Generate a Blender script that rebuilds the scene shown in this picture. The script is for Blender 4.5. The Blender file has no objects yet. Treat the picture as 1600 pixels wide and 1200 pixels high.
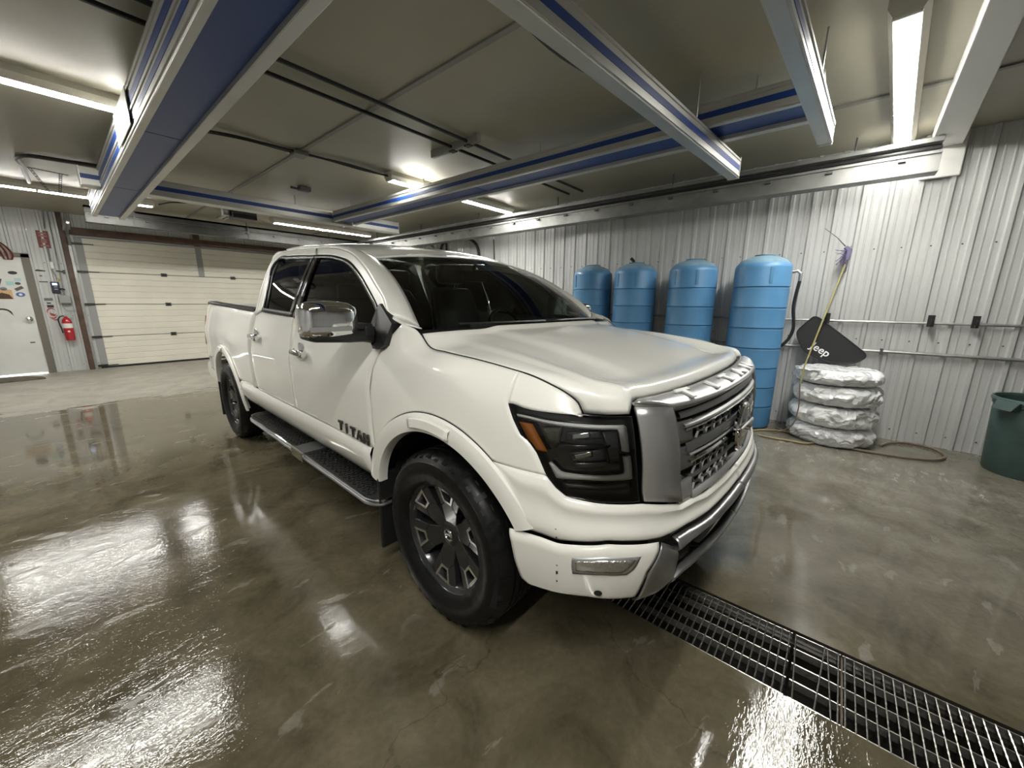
import bpy, bmesh, math, random
import numpy as np
from mathutils import Vector, Matrix, noise as mnoise
random.seed(7)
PI = math.pi
SC = bpy.context.scene
COL = SC.collection

# ------------------------------------------------------------------ camera
# World: X to the right along the garage-door wall, Y away along the ribbed tank wall, Z up.
F = 597.0; CX, CY, CAMH = 800.0, 600.0, 1.45
_v1 = np.array([80 - CX, -(465 - CY), -F]); _v2 = np.array([1315 - CX, -(476 - CY), -F])
_Y = _v1 / np.linalg.norm(_v1)
_X = _v2 - _Y * np.dot(_v2, _Y); _X /= np.linalg.norm(_X)
_Z = np.cross(_X, _Y)
RC = np.array([_X, _Y, _Z])
cam_d = bpy.data.cameras.new('camera')
cam_d.sensor_fit = 'HORIZONTAL'; cam_d.sensor_width = 36.0; cam_d.lens = F / 1600.0 * 36.0
cam_d.clip_start = 0.02; cam_d.clip_end = 100
cam_o = bpy.data.objects.new('camera', cam_d); COL.objects.link(cam_o)
cam_o.matrix_world = Matrix([[*RC[0], 0], [*RC[1], 0], [*RC[2], CAMH], [0, 0, 0, 1]])
SC.camera = cam_o
CAMP = np.array([0, 0, CAMH])
def ray(px, py):
    d = RC @ np.array([px - CX, -(py - CY), -F]); return d / np.linalg.norm(d)
def onz(px, py, z): d = ray(px, py); return CAMP + d * ((z - CAMH) / d[2])
def onx(px, py, x): d = ray(px, py); return CAMP + d * (x / d[0])
def ony(px, py, y): d = ray(px, py); return CAMP + d * (y / d[1])

# ------------------------------------------------------------------ world, exposure
wd = bpy.data.worlds.new('world'); SC.world = wd; wd.use_nodes = True
wd.node_tree.nodes['Background'].inputs[0].default_value = (0.01, 0.01, 0.01, 1)
wd.node_tree.nodes['Background'].inputs[1].default_value = 1.0
SC.view_settings.view_transform = 'Standard'; SC.view_settings.look = 'None'
SC.view_settings.gamma = 1.0; SC.view_settings.use_curve_mapping = False
SC.view_settings.exposure = 1.55
SC.cycles.use_denoising = True
SC.cycles.max_bounces = 10; SC.cycles.diffuse_bounces = 5; SC.cycles.glossy_bounces = 6
SC.cycles.transparent_max_bounces = 12; SC.cycles.transmission_bounces = 6
SC.cycles.sample_clamp_indirect = 6.0
LAMP = 42.0     # emission of the fluorescent tubes

# ------------------------------------------------------------------ helpers
def link(o, parent=None):
    COL.objects.link(o)
    if parent is not None: o.parent = parent
    return o
def tag(o, label=None, cat=None, group=None, kind=None):
    if label: o['label'] = label
    if cat: o['category'] = cat
    if group: o['group'] = group
    if kind: o['kind'] = kind
    return o
def thing(name, label, cat, loc=(0, 0, 0), rz=0.0, group=None):
    o = bpy.data.objects.new(name, None); o.empty_display_size = 0.1
    o.location = loc; o.rotation_euler = (0, 0, rz)
    link(o); return tag(o, label, cat, group)
def mesh_obj(name, verts, faces, mat, parent=None, smooth=None, solid=0.0, soff=-1.0, bevel=0.0):
    me = bpy.data.meshes.new(name)
    me.from_pydata([tuple(map(float, v)) for v in verts], [], [tuple(int(i) for i in f) for f in faces])
    me.update()
    if mat: me.materials.append(mat)
    if smooth is not None:
        me.shade_smooth(); me.set_sharp_from_angle(angle=math.radians(smooth))
    o = bpy.data.objects.new(name, me); link(o, parent)
    if solid:
        md = o.modifiers.new('solid', 'SOLIDIFY'); md.thickness = solid; md.offset = soff
    if bevel:
        md = o.modifiers.new('bev', 'BEVEL'); md.width = bevel; md.segments = 2; md.limit_method = 'ANGLE'
    return o
class MB:
    def __init__(s): s.v = []; s.f = []
    def add(s, v, f):
        n = len(s.v); s.v += [tuple(p) for p in v]; s.f += [tuple(i + n for i in q) for q in f]; return s
    def box(s, x0, x1, y0, y1, z0, z1):
        v = [(x0, y0, z0), (x1, y0, z0), (x1, y1, z0), (x0, y1, z0), (x0, y0, z1), (x1, y0, z1), (x1, y1, z1), (x0, y1, z1)]
        return s.add(v, [(3, 2, 1, 0), (4, 5, 6, 7), (0, 1, 5, 4), (1, 2, 6, 5), (2, 3, 7, 6), (3, 0, 4, 7)])
    def cbox(s, c, size): 
        return s.box(c[0]-size[0]/2, c[0]+size[0]/2, c[1]-size[1]/2, c[1]+size[1]/2, c[2]-size[2]/2, c[2]+size[2]/2)
    def obox(s, a, b, w, h, up=(0, 0, 1)):
        # oriented bar from a to b, width w (sideways), height h (along up)
        a = np.array(a, float); b = np.array(b, float); d = b - a; d /= np.linalg.norm(d)
        up = np.array(up, float); sd = np.cross(d, up); sd /= np.linalg.norm(sd); up = np.cross(sd, d)
        v = []
        for p in (a, b):
            for i, j in ((-1, -1), (1, -1), (1, 1), (-1, 1)): v.append(p + sd * w / 2 * i + up * h / 2 * j)
        return s.add(v, [(0, 1, 2, 3), (7, 6, 5, 4), (0, 4, 5, 1), (1, 5, 6, 2), (2, 6, 7, 3), (3, 7, 4, 0)])
    def tube(s, pts, r, n=8, cap=True, closed=False):
        P = [np.array(p, float) for p in pts]; m = len(P)
        rs = r if hasattr(r, '__len__') else [r] * m
        T = []
        for i in range(m):
            a = P[(i - 1) % m] if (closed or i > 0) else P[i]; b = P[(i + 1) % m] if (closed or i < m - 1) else P[i]
            t = b - a; T.append(t / (np.linalg.norm(t) + 1e-12))
        ref = np.array([0, 0, 1.0]) if abs(T[0][2]) < 0.9 else np.array([1.0, 0, 0])
        N = np.cross(T[0], ref); N /= np.linalg.norm(N)
        v = []
        for i in range(m):
            N = N - T[i] * np.dot(N, T[i]); N /= np.linalg.norm(N); B = np.cross(T[i], N)
            for k in range(n):
                a = 2 * PI * k / n; v.append(P[i] + rs[i] * (N * math.cos(a) + B * math.sin(a)))
        f = []
        for i in range(m if closed else m - 1):
            j = (i + 1) % m
            for k in range(n): f.append((i*n+k, i*n+(k+1) % n, j*n+(k+1) % n, j*n+k))
        if cap and not closed:
            f.append(tuple(range(n))[::-1]); f.append(tuple((m-1)*n+k for k in range(n)))
        return s.add(v, f)
    def lathe(s, prof, n=32, c=(0, 0, 0), axis='z', cap=True):
        v = []; f = []; m = len(prof)
        for (r, h) in prof:
            for k in range(n):
                a = 2 * PI * k / n
                if axis == 'z': p = (r*math.cos(a), r*math.sin(a), h)
                elif axis == 'x': p = (h, r*math.cos(a), r*math.sin(a))
                else: p = (r*math.sin(a), h, r*math.cos(a))
                v.append((p[0]+c[0], p[1]+c[1], p[2]+c[2]))
        for i in range(m-1):
            for k in range(n): f.append((i*n+k, i*n+(k+1) % n, (i+1)*n+(k+1) % n, (i+1)*n+k))
        if cap: f.append(tuple(range(n))[::-1]); f.append(tuple((m-1)*n+k for k in range(n)))
        return s.add(v, f)
    def prism(s, poly, fn, t0, t1):
        # poly: 2D points; fn(u, v, t) -> 3D
        n = len(poly); v = [fn(u, w, t0) for u, w in poly] + [fn(u, w, t1) for u, w in poly]
        return s.add(v, [tuple(range(n))[::-1], tuple(range(n, 2*n))] + [(i, (i+1) % n, n+(i+1) % n, n+i) for i in range(n)])
    def build(s, name, mat, parent=None, smooth=40, **k): return mesh_obj(name, s.v, s.f, mat, parent, smooth, **k)
def copy_tree(o, parent=None):
    c = o.copy(); link(c, parent)
    for ch in list(o.children):
        if ch.name != c.name: copy_tree(ch, c)
    return c
def catmull(pts, n):
    P = np.array(pts, float); m = len(P)
    d = np.r_[0, np.cumsum(np.linalg.norm(np.diff(P, axis=0), axis=1))]
    t = np.linspace(0, d[-1], n)
    return hermite(d, P, t)
def hermite(d, P, t):
    # monotone-ish cubic through (d_i, P_i)
    P = np.array(P, float); 
    if P.ndim == 1: P = P[:, None]; flat = True
    else: flat = False
    m = len(d); h = np.diff(d); dl = np.diff(P, axis=0) / h[:, None]
    tg = np.zeros_like(P); tg[0] = dl[0]; tg[-1] = dl[-1]
    for i in range(1, m-1): tg[i] = (dl[i-1]*h[i] + dl[i]*h[i-1]) / (h[i-1]+h[i])
    t = np.clip(np.atleast_1d(t), d[0], d[-1]); k = np.clip(np.searchsorted(d, t, side='right')-1, 0, m-2)
    u = ((t - d[k]) / h[k])[:, None]; H = h[k][:, None]
    r = (2*u**3-3*u**2+1)*P[k] + (u**3-2*u**2+u)*H*tg[k] + (-2*u**3+3*u**2)*P[k+1] + (u**3-u**2)*H*tg[k+1]
    return r[:, 0] if flat else r
def lin(pts, n):
    P = np.array(pts, float)
    d = np.r_[0, np.cumsum(np.linalg.norm(np.diff(P, axis=0), axis=1))]; t = np.linspace(0, d[-1], n)
    return np.stack([np.interp(t, d, P[:, k]) for k in range(P.shape[1])], 1)
def text_obj(name, body, size, mat, parent=None, depth=0.002, shear=0.0, extrude_bevel=0.0, spacing=1.0, fat=0.0):
    cu = bpy.data.curves.new(name, 'FONT'); cu.body = body; cu.size = size; cu.extrude = depth; cu.shear = shear
    cu.align_x = 'CENTER'; cu.align_y = 'CENTER'; cu.bevel_depth = extrude_bevel; cu.space_character = spacing
    cu.offset = fat; cu.resolution_u = 3
    tmp = bpy.data.objects.new(name + '_t', cu); COL.objects.link(tmp)
    bpy.context.view_layer.update()
    me = bpy.data.meshes.new_from_object(tmp.evaluated_get(bpy.context.evaluated_depsgraph_get()))
    bpy.data.objects.remove(tmp); bpy.data.curves.remove(cu)
    me.materials.clear(); me.materials.append(mat)
    o = bpy.data.objects.new(name, me); link(o, parent); return o

# ------------------------------------------------------------------ materials
def mat(name, col, rough=0.5, metal=0.0, coat=0.0, spec=0.5, emit=None, estr=0.0, noise=0.0, nscale=5.0, bump=0.0, bscale=40.0, alpha=None, nvar=0.0):
    m = bpy.data.materials.new(name); m.use_nodes = True
    nt = m.node_tree; b = nt.nodes['Principled BSDF']
    b.inputs['Base Color'].default_value = (*col, 1); b.inputs['Roughness'].default_value = rough
    b.inputs['Metallic'].default_value = metal; b.inputs['Coat Weight'].default_value = coat
    b.inputs['Coat Roughness'].default_value = 0.04; b.inputs['Specular IOR Level'].default_value = spec
    if emit: b.inputs['Emission Color'].default_value = (*emit, 1); b.inputs['Emission Strength'].default_value = estr
    if noise or bump or nvar:
        tc = nt.nodes.new('ShaderNodeTexCoord')
        if noise:
            n = nt.nodes.new('ShaderNodeTexNoise'); n.inputs['Scale'].default_value = nscale; n.inputs['Detail'].default_value = 6
            nt.links.new(tc.outputs['Object'], n.inputs['Vector'])
            r = nt.nodes.new('ShaderNodeMapRange'); r.inputs[1].default_value = 0.3; r.inputs[2].default_value = 0.7
            r.inputs[3].default_value = 1 - noise; r.inputs[4].default_value = 1 + noise
            nt.links.new(n.outputs['Fac'], r.inputs[0])
            mx = nt.nodes.new('ShaderNodeMix'); mx.data_type = 'RGBA'; mx.blend_type = 'MULTIPLY'; mx.inputs[0].default_value = 1
            mx.inputs[6].default_value = (*col, 1); nt.links.new(r.outputs[0], mx.inputs[7]); nt.links.new(mx.outputs[2], b.inputs['Base Color'])
            if nvar:
                r2 = nt.nodes.new('ShaderNodeMapRange'); r2.inputs[1].default_value = 0.3; r2.inputs[2].default_value = 0.7
                r2.inputs[3].default_value = rough - nvar; r2.inputs[4].default_value = rough + nvar
                nt.links.new(n.outputs['Fac'], r2.inputs[0]); nt.links.new(r2.outputs[0], b.inputs['Roughness'])
        if bump:
            n = nt.nodes.new('ShaderNodeTexNoise'); n.inputs['Scale'].default_value = bscale; n.inputs['Detail'].default_value = 4
            nt.links.new(tc.outputs['Object'], n.inputs['Vector'])
            bp = nt.nodes.new('ShaderNodeBump'); bp.inputs['Strength'].default_value = bump; bp.inputs['Distance'].default_value = 0.01
            nt.links.new(n.outputs['Fac'], bp.inputs['Height']); nt.links.new(bp.outputs[0], b.inputs['Normal'])
    return m
def glass(name, tint, rough=0.0, base=0.04):
    # tinted see-through pane: transparent tint + fresnel reflection
    m = bpy.data.materials.new(name); m.use_nodes = True; nt = m.node_tree; nt.nodes.clear()
    out = nt.nodes.new('ShaderNodeOutputMaterial'); t = nt.nodes.new('ShaderNodeBsdfTransparent'); t.inputs[0].default_value = (*tint, 1)
    g = nt.nodes.new('ShaderNodeBsdfGlossy'); g.inputs['Roughness'].default_value = rough
    fr = nt.nodes.new('ShaderNodeFresnel'); fr.inputs[0].default_value = 1.5
    mx = nt.nodes.new('ShaderNodeMixShader')
    nt.links.new(fr.outputs[0], mx.inputs[0]); nt.links.new(t.outputs[0], mx.inputs[1]); nt.links.new(g.outputs[0], mx.inputs[2]); nt.links.new(mx.outputs[0], out.inputs[0])
    return m
M = {}
M['steel_wall'] = mat('painted_steel_sheet', (0.49, 0.495, 0.485), 0.34, noise=0.12, nscale=1.3, coat=0.1)
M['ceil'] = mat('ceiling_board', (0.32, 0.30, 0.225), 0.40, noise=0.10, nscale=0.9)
M['batten'] = mat('grey_batten', (0.22, 0.215, 0.19), 0.5)
M['alu'] = mat('aluminium', (0.50, 0.50, 0.47), 0.38, metal=0.5, noise=0.08, nscale=3)
M['alu_white'] = mat('pale_aluminium', (0.74, 0.74, 0.72), 0.3, metal=0.35)
M['blue'] = mat('blue_film', (0.010, 0.046, 0.22), 0.42)
M['galv'] = mat('galvanised_steel', (0.36, 0.36, 0.345), 0.42, metal=0.8, noise=0.2, nscale=8)
M['rail'] = mat('rail_steel', (0.23, 0.23, 0.22), 0.45, metal=0.7, noise=0.2, nscale=5)
M['rail_dark'] = mat('shaded_rail_steel', (0.085, 0.085, 0.08), 0.5, metal=0.6, noise=0.2, nscale=5)  # same rail steel, shade put into its colour where nearby lamps overlight it
M['blackmetal'] = mat('black_metal', (0.018, 0.017, 0.016), 0.45)
M['rust'] = mat('rusty_brown_paint', (0.075, 0.042, 0.025), 0.55, noise=0.45, nscale=6)
M['fix'] = mat('fixture_enamel', (0.55, 0.53, 0.46), 0.45)
M['tube'] = mat('lit_tube', (1, 1, 1), 0.5, emit=(1.0, 0.985, 0.925), estr=LAMP)
M['tank'] = mat('blue_polyethylene', (0.080, 0.225, 0.41), 0.42, noise=0.10, nscale=3)
M['tanklid'] = mat('dusty_tank_top', (0.17, 0.28, 0.36), 0.6, noise=0.2, nscale=8)
M['black'] = mat('black_rubber', (0.012, 0.012, 0.012), 0.5)
M['white'] = mat('white_plastic', (0.72, 0.71, 0.68), 0.35)
def film_material():
    m = mat('white_film', (0.84, 0.85, 0.86), 0.20, coat=0.5); nt = m.node_tree; N = nt.nodes; L = nt.links
    tc = N.new('ShaderNodeTexCoord'); nz = N.new('ShaderNodeTexNoise'); nz.inputs['Scale'].default_value = 3.0
    L.new(tc.outputs['Object'], nz.inputs['Vector'])
    va = N.new('ShaderNodeVectorMath'); va.operation = 'MULTIPLY_ADD'; va.inputs[1].default_value = (0.35, 0.35, 0.35)
    L.new(nz.outputs['Color'], va.inputs[0]); L.new(tc.outputs['Object'], va.inputs[2])
    h = None
    for sc, amp in ((6.0, 1.0), (15.0, 0.45)):
        mp = N.new('ShaderNodeMapping'); mp.inputs['Scale'].default_value = (1, 1, 1.5); mp.inputs['Rotation'].default_value = (0.5, 0.4, 0.3*sc)
        L.new(va.outputs[0], mp.inputs[0])
        v = N.new('ShaderNodeTexVoronoi'); v.inputs['Scale'].default_value = sc; L.new(mp.outputs[0], v.inputs['Vector'])
        a = N.new('ShaderNodeMath'); a.operation = 'MULTIPLY'; a.inputs[1].default_value = amp; L.new(v.outputs['Distance'], a.inputs[0])
        if h is None: h = a.outputs[0]
        else:
            b2 = N.new('ShaderNodeMath'); L.new(h, b2.inputs[0]); L.new(a.outputs[0], b2.inputs[1]); h = b2.outputs[0]
    bp = N.new('ShaderNodeBump'); bp.inputs['Strength'].default_value = 0.9; bp.inputs['Distance'].default_value = 0.045
    L.new(h, bp.inputs['Height']); L.new(bp.outputs[0], N['Principled BSDF'].inputs['Normal']); L.new(bp.outputs[0], N['Principled BSDF'].inputs['Coat Normal'])
    return m
M['bag'] = film_material()
M['can'] = mat('dark_green_plastic', (0.040, 0.072, 0.066), 0.5, noise=0.2, nscale=6)
M['canrim'] = mat('green_plastic_rim', (0.060, 0.100, 0.092), 0.45)
M['hose'] = mat('tan_hose', (0.29, 0.24, 0.13), 0.4)
M['hosedark'] = mat('brown_hose', (0.17, 0.13, 0.09), 0.45)
M['yellow'] = mat('yellow_pole', (0.34, 0.31, 0.13), 0.4)
M['purple'] = mat('purple_plastic', (0.12, 0.10, 0.20), 0.5)
M['red'] = mat('red_enamel', (0.40, 0.012, 0.022), 0.25, coat=0.5)
M['signred'] = mat('dark_red_sign', (0.15, 0.022, 0.018), 0.5)
M['gdoor'] = mat('insulated_door_skin', (0.70, 0.67, 0.575), 0.42, noise=0.06, nscale=2)
M['mdoor'] = mat('white_door_paint', (0.66, 0.66, 0.63), 0.4, noise=0.05, nscale=3)
M['frame'] = mat('brown_grey_frame', (0.15, 0.135, 0.11), 0.5)
M['grey'] = mat('grey_plastic', (0.28, 0.28, 0.27), 0.5)
M['dkgrey'] = mat('dark_grey', (0.07, 0.07, 0.07), 0.5)
M['chrome'] = mat('chrome', (0.80, 0.80, 0.81), 0.06, metal=1.0)
M['mesh_mat'] = mat('worn_doormat', (0.10, 0.085, 0.06), 0.9, noise=0.3, nscale=20)
M['daylight'] = mat('daylight_gap', (1, 1, 1), 0.5, emit=(0.95, 1.0, 1.0), estr=6)
# ================================================================== ROOM
XL, XR, YB, YF, ZC = -3.2, 5.745, -4.6, 11.76, 3.05
GX0, GX1, GY0, GY1 = 1.565, 1.955, -3.2, 1.05          # drain trench

def floor_material():
    m = bpy.data.materials.new('wet_concrete'); m.use_nodes = True; nt = m.node_tree; N = nt.nodes; L = nt.links
    b = N['Principled BSDF']
    tc = N.new('ShaderNodeTexCoord'); geo = tc.outputs['Object']
    sep = N.new('ShaderNodeSeparateXYZ'); L.new(geo, sep.inputs[0])
    def noise(scale, detail=5, rough=0.55, dist=0.0, vec=None):
        n = N.new('ShaderNodeTexNoise'); n.inputs['Scale'].default_value = scale; n.inputs['Detail'].default_value = detail
        n.inputs['Roughness'].default_value = rough; n.inputs['Distortion'].default_value = dist
        L.new(vec or geo, n.inputs['Vector']); return n.outputs['Fac']
    def mr(v, a, b_, c=0.0, d=1.0, smooth=False):
        r = N.new('ShaderNodeMapRange'); r.clamp = True
        if smooth: r.interpolation_type = 'SMOOTHSTEP'
        for i, x in enumerate((a, b_, c, d)): r.inputs[i+1].default_value = x
        L.new(v, r.inputs[0]); return r.outputs[0]
    def math_(op, a, b2=None):
        n = N.new('ShaderNodeMath'); n.operation = op
        for i, x in enumerate((a, b2)):
            if x is None: continue
            if isinstance(x, (int, float)): n.inputs[i].default_value = x
            else: L.new(x, n.inputs[i])
        return n.outputs[0]
    def mix(f, a, c):
        n = N.new('ShaderNodeMix'); n.data_type = 'RGBA'
        L.new(f, n.inputs[0])
        for i, x in ((6, a), (7, c)):
            if isinstance(x, tuple): n.inputs[i].default_value = (*x, 1)
            else: L.new(x, n.inputs[i])
        return n.outputs[2]
    X, Y = sep.outputs[0], sep.outputs[1]
    big = noise(0.8, 6, 0.6, 0.4); mid = noise(3.2, 6, 0.62, 0.6); fine = noise(38, 4, 0.6); 
    # stretched coordinates for swept puddle shapes
    mp = N.new('ShaderNodeMapping'); mp.inputs['Scale'].default_value = (1.0, 2.6, 1.0); mp.inputs['Rotation'].default_value = (0, 0, 0.25)
    L.new(geo, mp.inputs[0])
    swp = noise(2.1, 7, 0.62, 1.0, mp.outputs[0]); swp2 = noise(5.5, 6, 0.6, 0.8, mp.outputs[0])
    # dry concrete beyond about eight metres and in a band towards the tank wall
    yj = math_('ADD', Y, math_('MULTIPLY', math_('SUBTRACT', swp, 0.5), 2.4))
    dryfar = mr(yj, 7.55, 7.75)
    xj = math_('ADD', X, math_('MULTIPLY', math_('SUBTRACT', mid, 0.5), 1.6))
    dryr = math_('MULTIPLY', mr(xj, 3.7, 4.5), mr(xj, 5.3, 4.9))
    dryr = math_('MULTIPLY', dryr, math_('MULTIPLY', mr(Y, 1.2, 0.4), mr(math_('ADD', Y, math_('MULTIPLY', mid, 1.2)), -0.75, -0.35)))
    spots = mr(noise(3.0, 6, 0.55, 0.5, mp.outputs[0]), 0.635, 0.66)
    dry = math_('MAXIMUM', math_('MAXIMUM', dryfar, math_('MULTIPLY', math_('MULTIPLY', dryr, mr(swp2, 0.36, 0.58)), 0.5)), math_('MULTIPLY', spots, 0.33))
    wetc = mix(mr(mid, 0.3, 0.7), (0.066, 0.056, 0.034), (0.150, 0.129, 0.085))
    wetr = mix(mr(mid, 0.3, 0.7), (0.110, 0.099, 0.075), (0.190, 0.174, 0.136))
    wet = mix(mr(X, 2.0, 3.4, smooth=True), wetc, wetr)
    dryc = mix(mr(mid, 0.3, 0.7), (0.22, 0.205, 0.17), (0.34, 0.32, 0.275))
    col = mix(dry, wet, dryc)
    dk = mr(fine, 0.25, 0.75, 0.86, 1.12)
    mm = N.new('ShaderNodeMix'); mm.data_type = 'RGBA'; mm.blend_type = 'MULTIPLY'; mm.inputs[0].default_value = 1
    L.new(col, mm.inputs[6]); L.new(dk, mm.inputs[7])
    # cracks
    vo = N.new('ShaderNodeTexVoronoi'); vo.feature = 'DISTANCE_TO_EDGE'; vo.inputs['Scale'].default_value = 0.42
    ds = N.new('ShaderNodeVectorMath'); ds.operation = 'ADD'; nz = N.new('ShaderNodeTexNoise'); nz.inputs['Scale'].default_value = 2.0; nz.inputs['Detail'].default_value = 8
    L.new(geo, nz.inputs['Vector']); L.new(geo, ds.inputs[0]); L.new(nz.outputs['Color'], ds.inputs[1]); L.new(ds.outputs[0], vo.inputs['Vector'])
    crack = mr(vo.outputs['Distance'], 0.0, 0.003, 0.72, 1.0)
    m2 = N.new('ShaderNodeMix'); m2.data_type = 'RGBA'; m2.blend_type = 'MULTIPLY'; m2.inputs[0].default_value = 1
    L.new(mm.outputs[2], m2.inputs[6]); L.new(crack, m2.inputs[7])
    L.new(m2.outputs[2], b.inputs['Base Color'])
    film = mr(swp, 0.36, 0.60)                                   # how thick the water lies
    rw = mr(film, 0.0, 1.0, 0.12, 0.025)
    ROUGH = (dry, rw)
    b.inputs['Specular IOR Level'].default_value = 0.5
    b.inputs['Coat Weight'].default_value = 0.0
    # ripples on the wet left half, broken up
    rp = noise(26, 3, 0.5, 1.5, mp.outputs[0]); rp2 = noise(70, 2, 0.5)
    rmask = math_('MULTIPLY', mr(X, 1.0, 0.1, smooth=True), mr(Y, 4.4, 3.0, smooth=True))
    rmask = math_('MAXIMUM', rmask, math_('MULTIPLY', mr(X, 1.62, 1.5), math_('MULTIPLY', mr(Y, 0.2, 0.0), mr(X, 1.0, 1.3))))
    rmask = math_('MULTIPLY', rmask, mr(swp, 0.34, 0.52))
    rmask = math_('MULTIPLY', rmask, math_('SUBTRACT', 1.0, spots))
    rl_ = mr(rmask, 0.15, 0.7, 0.0, 1.0)
    n0 = N.new('ShaderNodeMix'); L.new(rl_, n0.inputs[0]); L.new(rw, n0.inputs[2]); n0.inputs[3].default_value = 0.035
    n = N.new('ShaderNodeMix'); L.new(dry, n.inputs[0]); L.new(n0.outputs[0], n.inputs[2]); n.inputs[3].default_value = 0.5
    L.new(n.outputs[0], b.inputs['Roughness'])
    h = math_('ADD', math_('MULTIPLY', math_('ADD', rp, math_('MULTIPLY', rp2, 0.6)), math_('MULTIPLY', rmask, 0.0014)), math_('MULTIPLY', fine, 0.0002))
    h = math_('ADD', h, math_('MULTIPLY', big, 0.002))
    bp = N.new('ShaderNodeBump'); bp.inputs['Strength'].default_value = 0.5; bp.inputs['Distance'].default_value = 1.0
    L.new(h, bp.inputs['Height']); L.new(bp.outputs[0], b.inputs['Normal'])
    return m
M['floor'] = floor_material()
M['trench'] = mat('trench_concrete', (0.022, 0.019, 0.015), 0.35, noise=0.4, nscale=6)

# floor slab with a slot for the drain
v = [(XL, YB, 0), (XR, YB, 0), (XR, YF, 0), (XL, YF, 0), (GX0, GY0, 0), (GX1, GY0, 0), (GX1, GY1, 0), (GX0, GY1, 0)]
fl = mesh_obj('floor', v, [(0, 1, 5, 4), (1, 2, 6, 5), (2, 3, 7, 6), (3, 0, 4, 7)], M['floor']); tag(fl, 'wet concrete garage floor', None, kind='structure')
t = MB(); d = -0.32
v = [(GX0, GY0, 0), (GX1, GY0, 0), (GX1, GY1, 0), (GX0, GY1, 0), (GX0, GY0, d), (GX1, GY0, d), (GX1, GY1, d), (GX0, GY1, d)]
t.add(v, [(0, 1, 5, 4), (1, 2, 6, 5), (2, 3, 7, 6), (3, 0, 4, 7), (4, 5, 6, 7)])
t.box(GX1-0.035, GX1-0.001, GY0, GY1, -0.075, -0.045).box(GX0+0.001, GX0+0.035, GY0, GY1, -0.075, -0.045)
tag(t.build('drain_trench', M['trench'], fl, None), 'dark drain trench sunk into the floor')

# ceiling
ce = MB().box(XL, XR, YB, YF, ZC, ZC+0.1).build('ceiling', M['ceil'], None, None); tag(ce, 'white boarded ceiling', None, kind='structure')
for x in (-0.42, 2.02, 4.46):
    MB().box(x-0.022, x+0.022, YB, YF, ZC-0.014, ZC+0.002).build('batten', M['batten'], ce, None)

# ribbed steel walls: each sheet is a part; profile runs along u, proud of the wall plane by up to 16 mm
PITCH = 0.208
def sheet_mesh(width, z0, z1, phase=0.0):
    us = []
    n = int(math.ceil(width / PITCH)) + 1
    prof = [(0.0, 0.0)]
    for k in range(-1, n + 1):
        c = phase + k * PITCH
        for du, h in ((-0.026, 0), (-0.014, 0.022), (0.014, 0.022), (0.026, 0), (0.062, 0), (0.066, 0.005), (0.076, 0.005), (0.080, 0), (0.128, 0), (0.132, 0.005), (0.142, 0.005), (0.146, 0)):
            u = c + du
            if 0 < u < width: prof.append((u, h))
    prof.append((width, 0.0))
    v = []; f = []
    for z in (z0, z1):
        for u, h in prof: v.append((u, h, z))
    m = len(prof)
    for i in range(m-1): f.append((i, i+1, m+i+1, m+i))
    me = bpy.data.meshes.new('sheet'); me.from_pydata(v, [], f); me.update(); me.materials.append(M['steel_wall']); return me
def ribbed_wall(name, label, a, b_, zr=(0, ZC), openings=(), phase=0.0, screw_rows=()):
    # a -> b in plan; ribs stand to the left of that direction (into the room)
    a = np.array(a, float); b_ = np.array(b_, float); Lw = np.linalg.norm(b_-a); d = (b_-a)/Lw; nrm = np.array([-d[1], d[0]])
    rz = math.atan2(d[1], d[0])
    back = MB().box(0, Lw, -0.12, -0.004, zr[0], zr[1]) if not openings else MB()
    if openings:
        cuts = sorted(openings); u = 0
        for (o0, o1, oz) in cuts:
            if o0 > u: back.box(u, o0, -0.12, -0.004, zr[0], zr[1])
            back.box(o0, o1, -0.12, -0.004, oz, zr[1]); u = o1
        back.box(u, Lw, -0.12, -0.004, zr[0], zr[1])
    w = back.build(name, M['steel_wall'], None, None); tag(w, label, None, kind='structure')
    w.location = (a[0], a[1], 0); w.rotation_euler = (0, 0, rz)
    cache = {}
    def put(u, wd_, z0, z1):
        ph = round((phase - u) % PITCH, 3); key = (ph, round(wd_, 3), z0, z1)
        if key not in cache: cache[key] = sheet_mesh(wd_, z0, z1, ph)
        o = bpy.data.objects.new('steel_sheet', cache[key]); link(o, w); o.location = (u, 0, 0)
    SW = PITCH * 4
    segs = []; u = 0
    for (o0, o1, oz) in sorted(openings): segs += [(u, o0, zr[0]), (o0, o1, oz)]; u = o1
    segs.append((u, Lw, zr[0]))
    for (u0, u1, z0) in segs:
        u = u0
        while u < u1 - 1e-4:
            wd_ = min(SW, u1-u); put(u, wd_, z0, zr[1]); u += wd_
    if screw_rows:
        s = MB()
        for z in screw_rows:
            k = 0
            while phase + k*PITCH < Lw:
                u = phase + k*PITCH + 0.05
                if not any(o0 < u < o1 and z < oz for (o0, o1, oz) in openings):
                    s.lathe([(0.0075, 0.0), (0.0075, 0.004), (0.004, 0.008)], 6, (u, 0.0, z), 'y')
                k += 1
        tag(s.build('screws', M['dkgrey'], w, None), kind='stuff')
    return w
wr = ribbed_wall('wall_right', 'white ribbed steel wall behind the blue tanks', (XR, YB), (XR, YF), phase=(0.205 - YB) % PITCH, screw_rows=(0.12, 1.08, 2.03))
wf = ribbed_wall('wall_back', 'white ribbed steel wall around the garage door', (XR, YF), (XL, YF), openings=((XR-4.25, XR-0.46, 2.66), (XR+0.16, XR+1.30, 2.24)), phase=0.06, screw_rows=(0.12, 1.1, 2.1))
ribbed_wall('wall_left', 'white ribbed steel wall beside the man door', (XL, YF), (XL, YB))
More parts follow.
